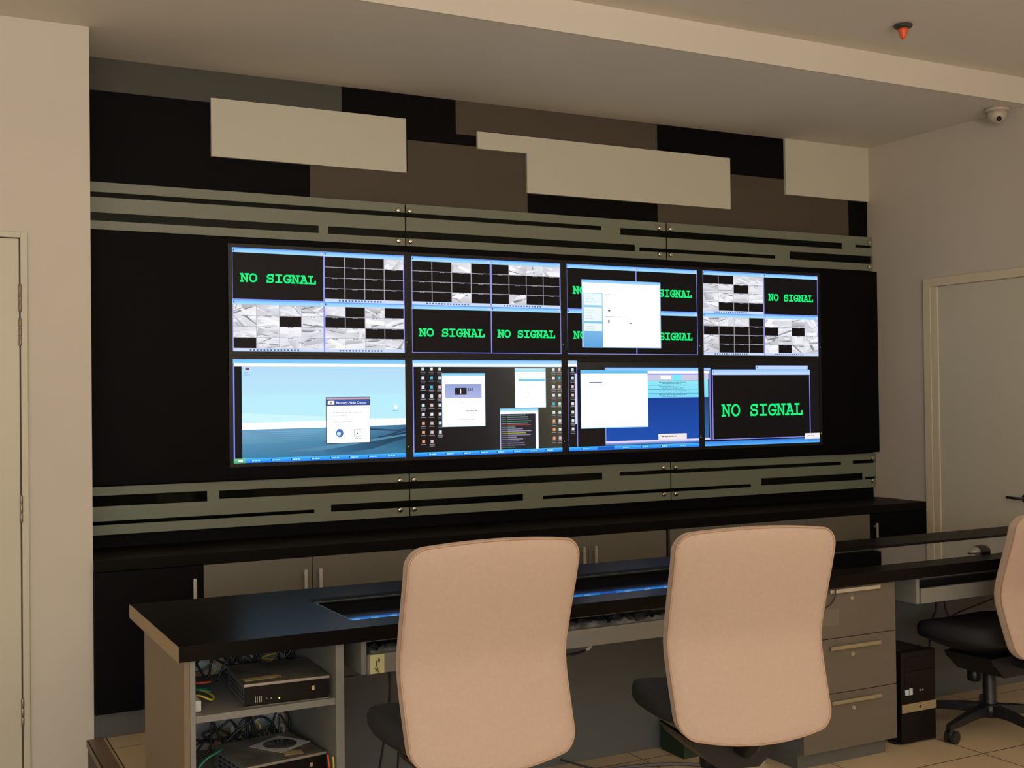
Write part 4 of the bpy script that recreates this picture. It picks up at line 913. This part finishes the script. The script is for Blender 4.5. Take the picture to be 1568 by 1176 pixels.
    obj('gas_column', MB().lathe([(0.016, 0.404), (0.016, 0.30)], (0, -0.04, 0), 16), CHROME, t)
    obj('column_cover', MB().lathe([(0.024, 0.358), (0.027, 0.353), (0.027, 0.10), (0.030, 0.095)], (0, -0.04, 0), 18), PLAST, t)
    hub = obj('star_base', MB().lathe([(0.036, 0.118), (0.045, 0.110), (0.046, 0.068), (0.036, 0.060)], (0, -0.04, 0), 20), PLAST, t)
    for k in range(5):
        a = radians(18 + 72 * k); d = Vector((cos(a), sin(a), 0)); s_ = Vector((-sin(a), cos(a), 0)); c = Vector((0, -0.04, 0))
        P = []
        for q, (l, w_, z0, z1) in enumerate(((0.030, 0.024, 0.070, 0.112), (0.12, 0.021, 0.074, 0.108), (0.22, 0.018, 0.066, 0.094), (0.295, 0.016, 0.060, 0.080), (0.310, 0.012, 0.060, 0.076))):
            for sx_, zz in ((-1, z0), (1, z0), (1, z1), (-1, z1)): P.append(c + d * l + s_ * w_ * sx_ * (0.8 if zz == z1 else 1) + Vector((0, 0, zz)))
        F = []
        for q in range(4):
            for k2 in range(4): F.append((q * 4 + k2, q * 4 + (k2 + 1) % 4, q * 4 + 4 + (k2 + 1) % 4, q * 4 + 4 + k2))
        F += [(0, 1, 2, 3), (16, 17, 18, 19)]
        leg = obj('leg', MB().add(P, F), PLAST, t)
        w = MB(); p = c + d * 0.292
        w.tube([p + Vector((0, 0, 0.060)), p + Vector((0, 0, 0.040))], 0.007, 8)
        for sgn in (-1, 1):
            q0 = p + s_ * sgn * 0.006 - d * 0.008; q1 = p + s_ * sgn * 0.022 - d * 0.008
            w.tube([q0 + Vector((0, 0, 0.0265)), q1 + Vector((0, 0, 0.0265))], 0.026, 16, False)
        w.tube([p - s_ * 0.012 - d * 0.008 + Vector((0, 0, 0.030)), p + s_ * 0.012 - d * 0.008 + Vector((0, 0, 0.030))], 0.024, 12)
        obj('caster', w, RUBBER, leg)
    return t
ch0 = build_chair()
def place(c, bx_, by_, yaw, label, dz=0.0, spin=0.0):
    """bx_,by_ = where the backrest centre stands; yaw degrees, clockwise"""
    a = radians(-yaw); off = Vector((-sin(a) * -0.27, cos(a) * -0.27))
    c.location = (bx_ - off.x, by_ - off.y, 0); c.rotation_euler = (0, 0, a); c['label'] = label
    if dz:
        for ch in c.children:
            if ch.name.split('.')[0] in ('backrest', 'seat', 'seat_shell', 'tilt_mechanism', 'back_support', 'tilt_lever', 'tension_knob', 'gas_column'): ch.location.z += dz
    for ch in c.children:
        if spin and ch.name.split('.')[0] in ('star_base', 'leg'):
            q = Matrix.Rotation(radians(spin), 3, 'Z'); p0 = Vector((0, -0.04, 0)); ch.rotation_euler = (0, 0, radians(spin)); ch.location = p0 - q @ p0
    return c
c1 = copy_tree(ch0); c2 = copy_tree(ch0)
place(ch0, -0.058, -2.87, 2.0, 'peach-backed office chair nearest the open shelves, left of the three')
place(c1, 0.672, -3.01, 12.0, 'peach-backed office chair in front of the drawer pedestal, middle of the three')
place(c2, 2.654, -2.42, -2.0, 'peach-backed office chair cut by the right edge of the picture', -0.115, 26)
# this chair's back is set further to the rear than on the others
for ch in c2.children:
    n_ = ch.name.split('.')[0]
    if n_ == 'back_support': ch.scale.y = 1.385; ch.location.y += 0.10
    elif n_ != 'backrest': ch.location.y += 0.075
for ch in c2.children:
    if ch.name.split('.')[0] in ('seat', 'seat_shell'): ch.location.y += 0.02
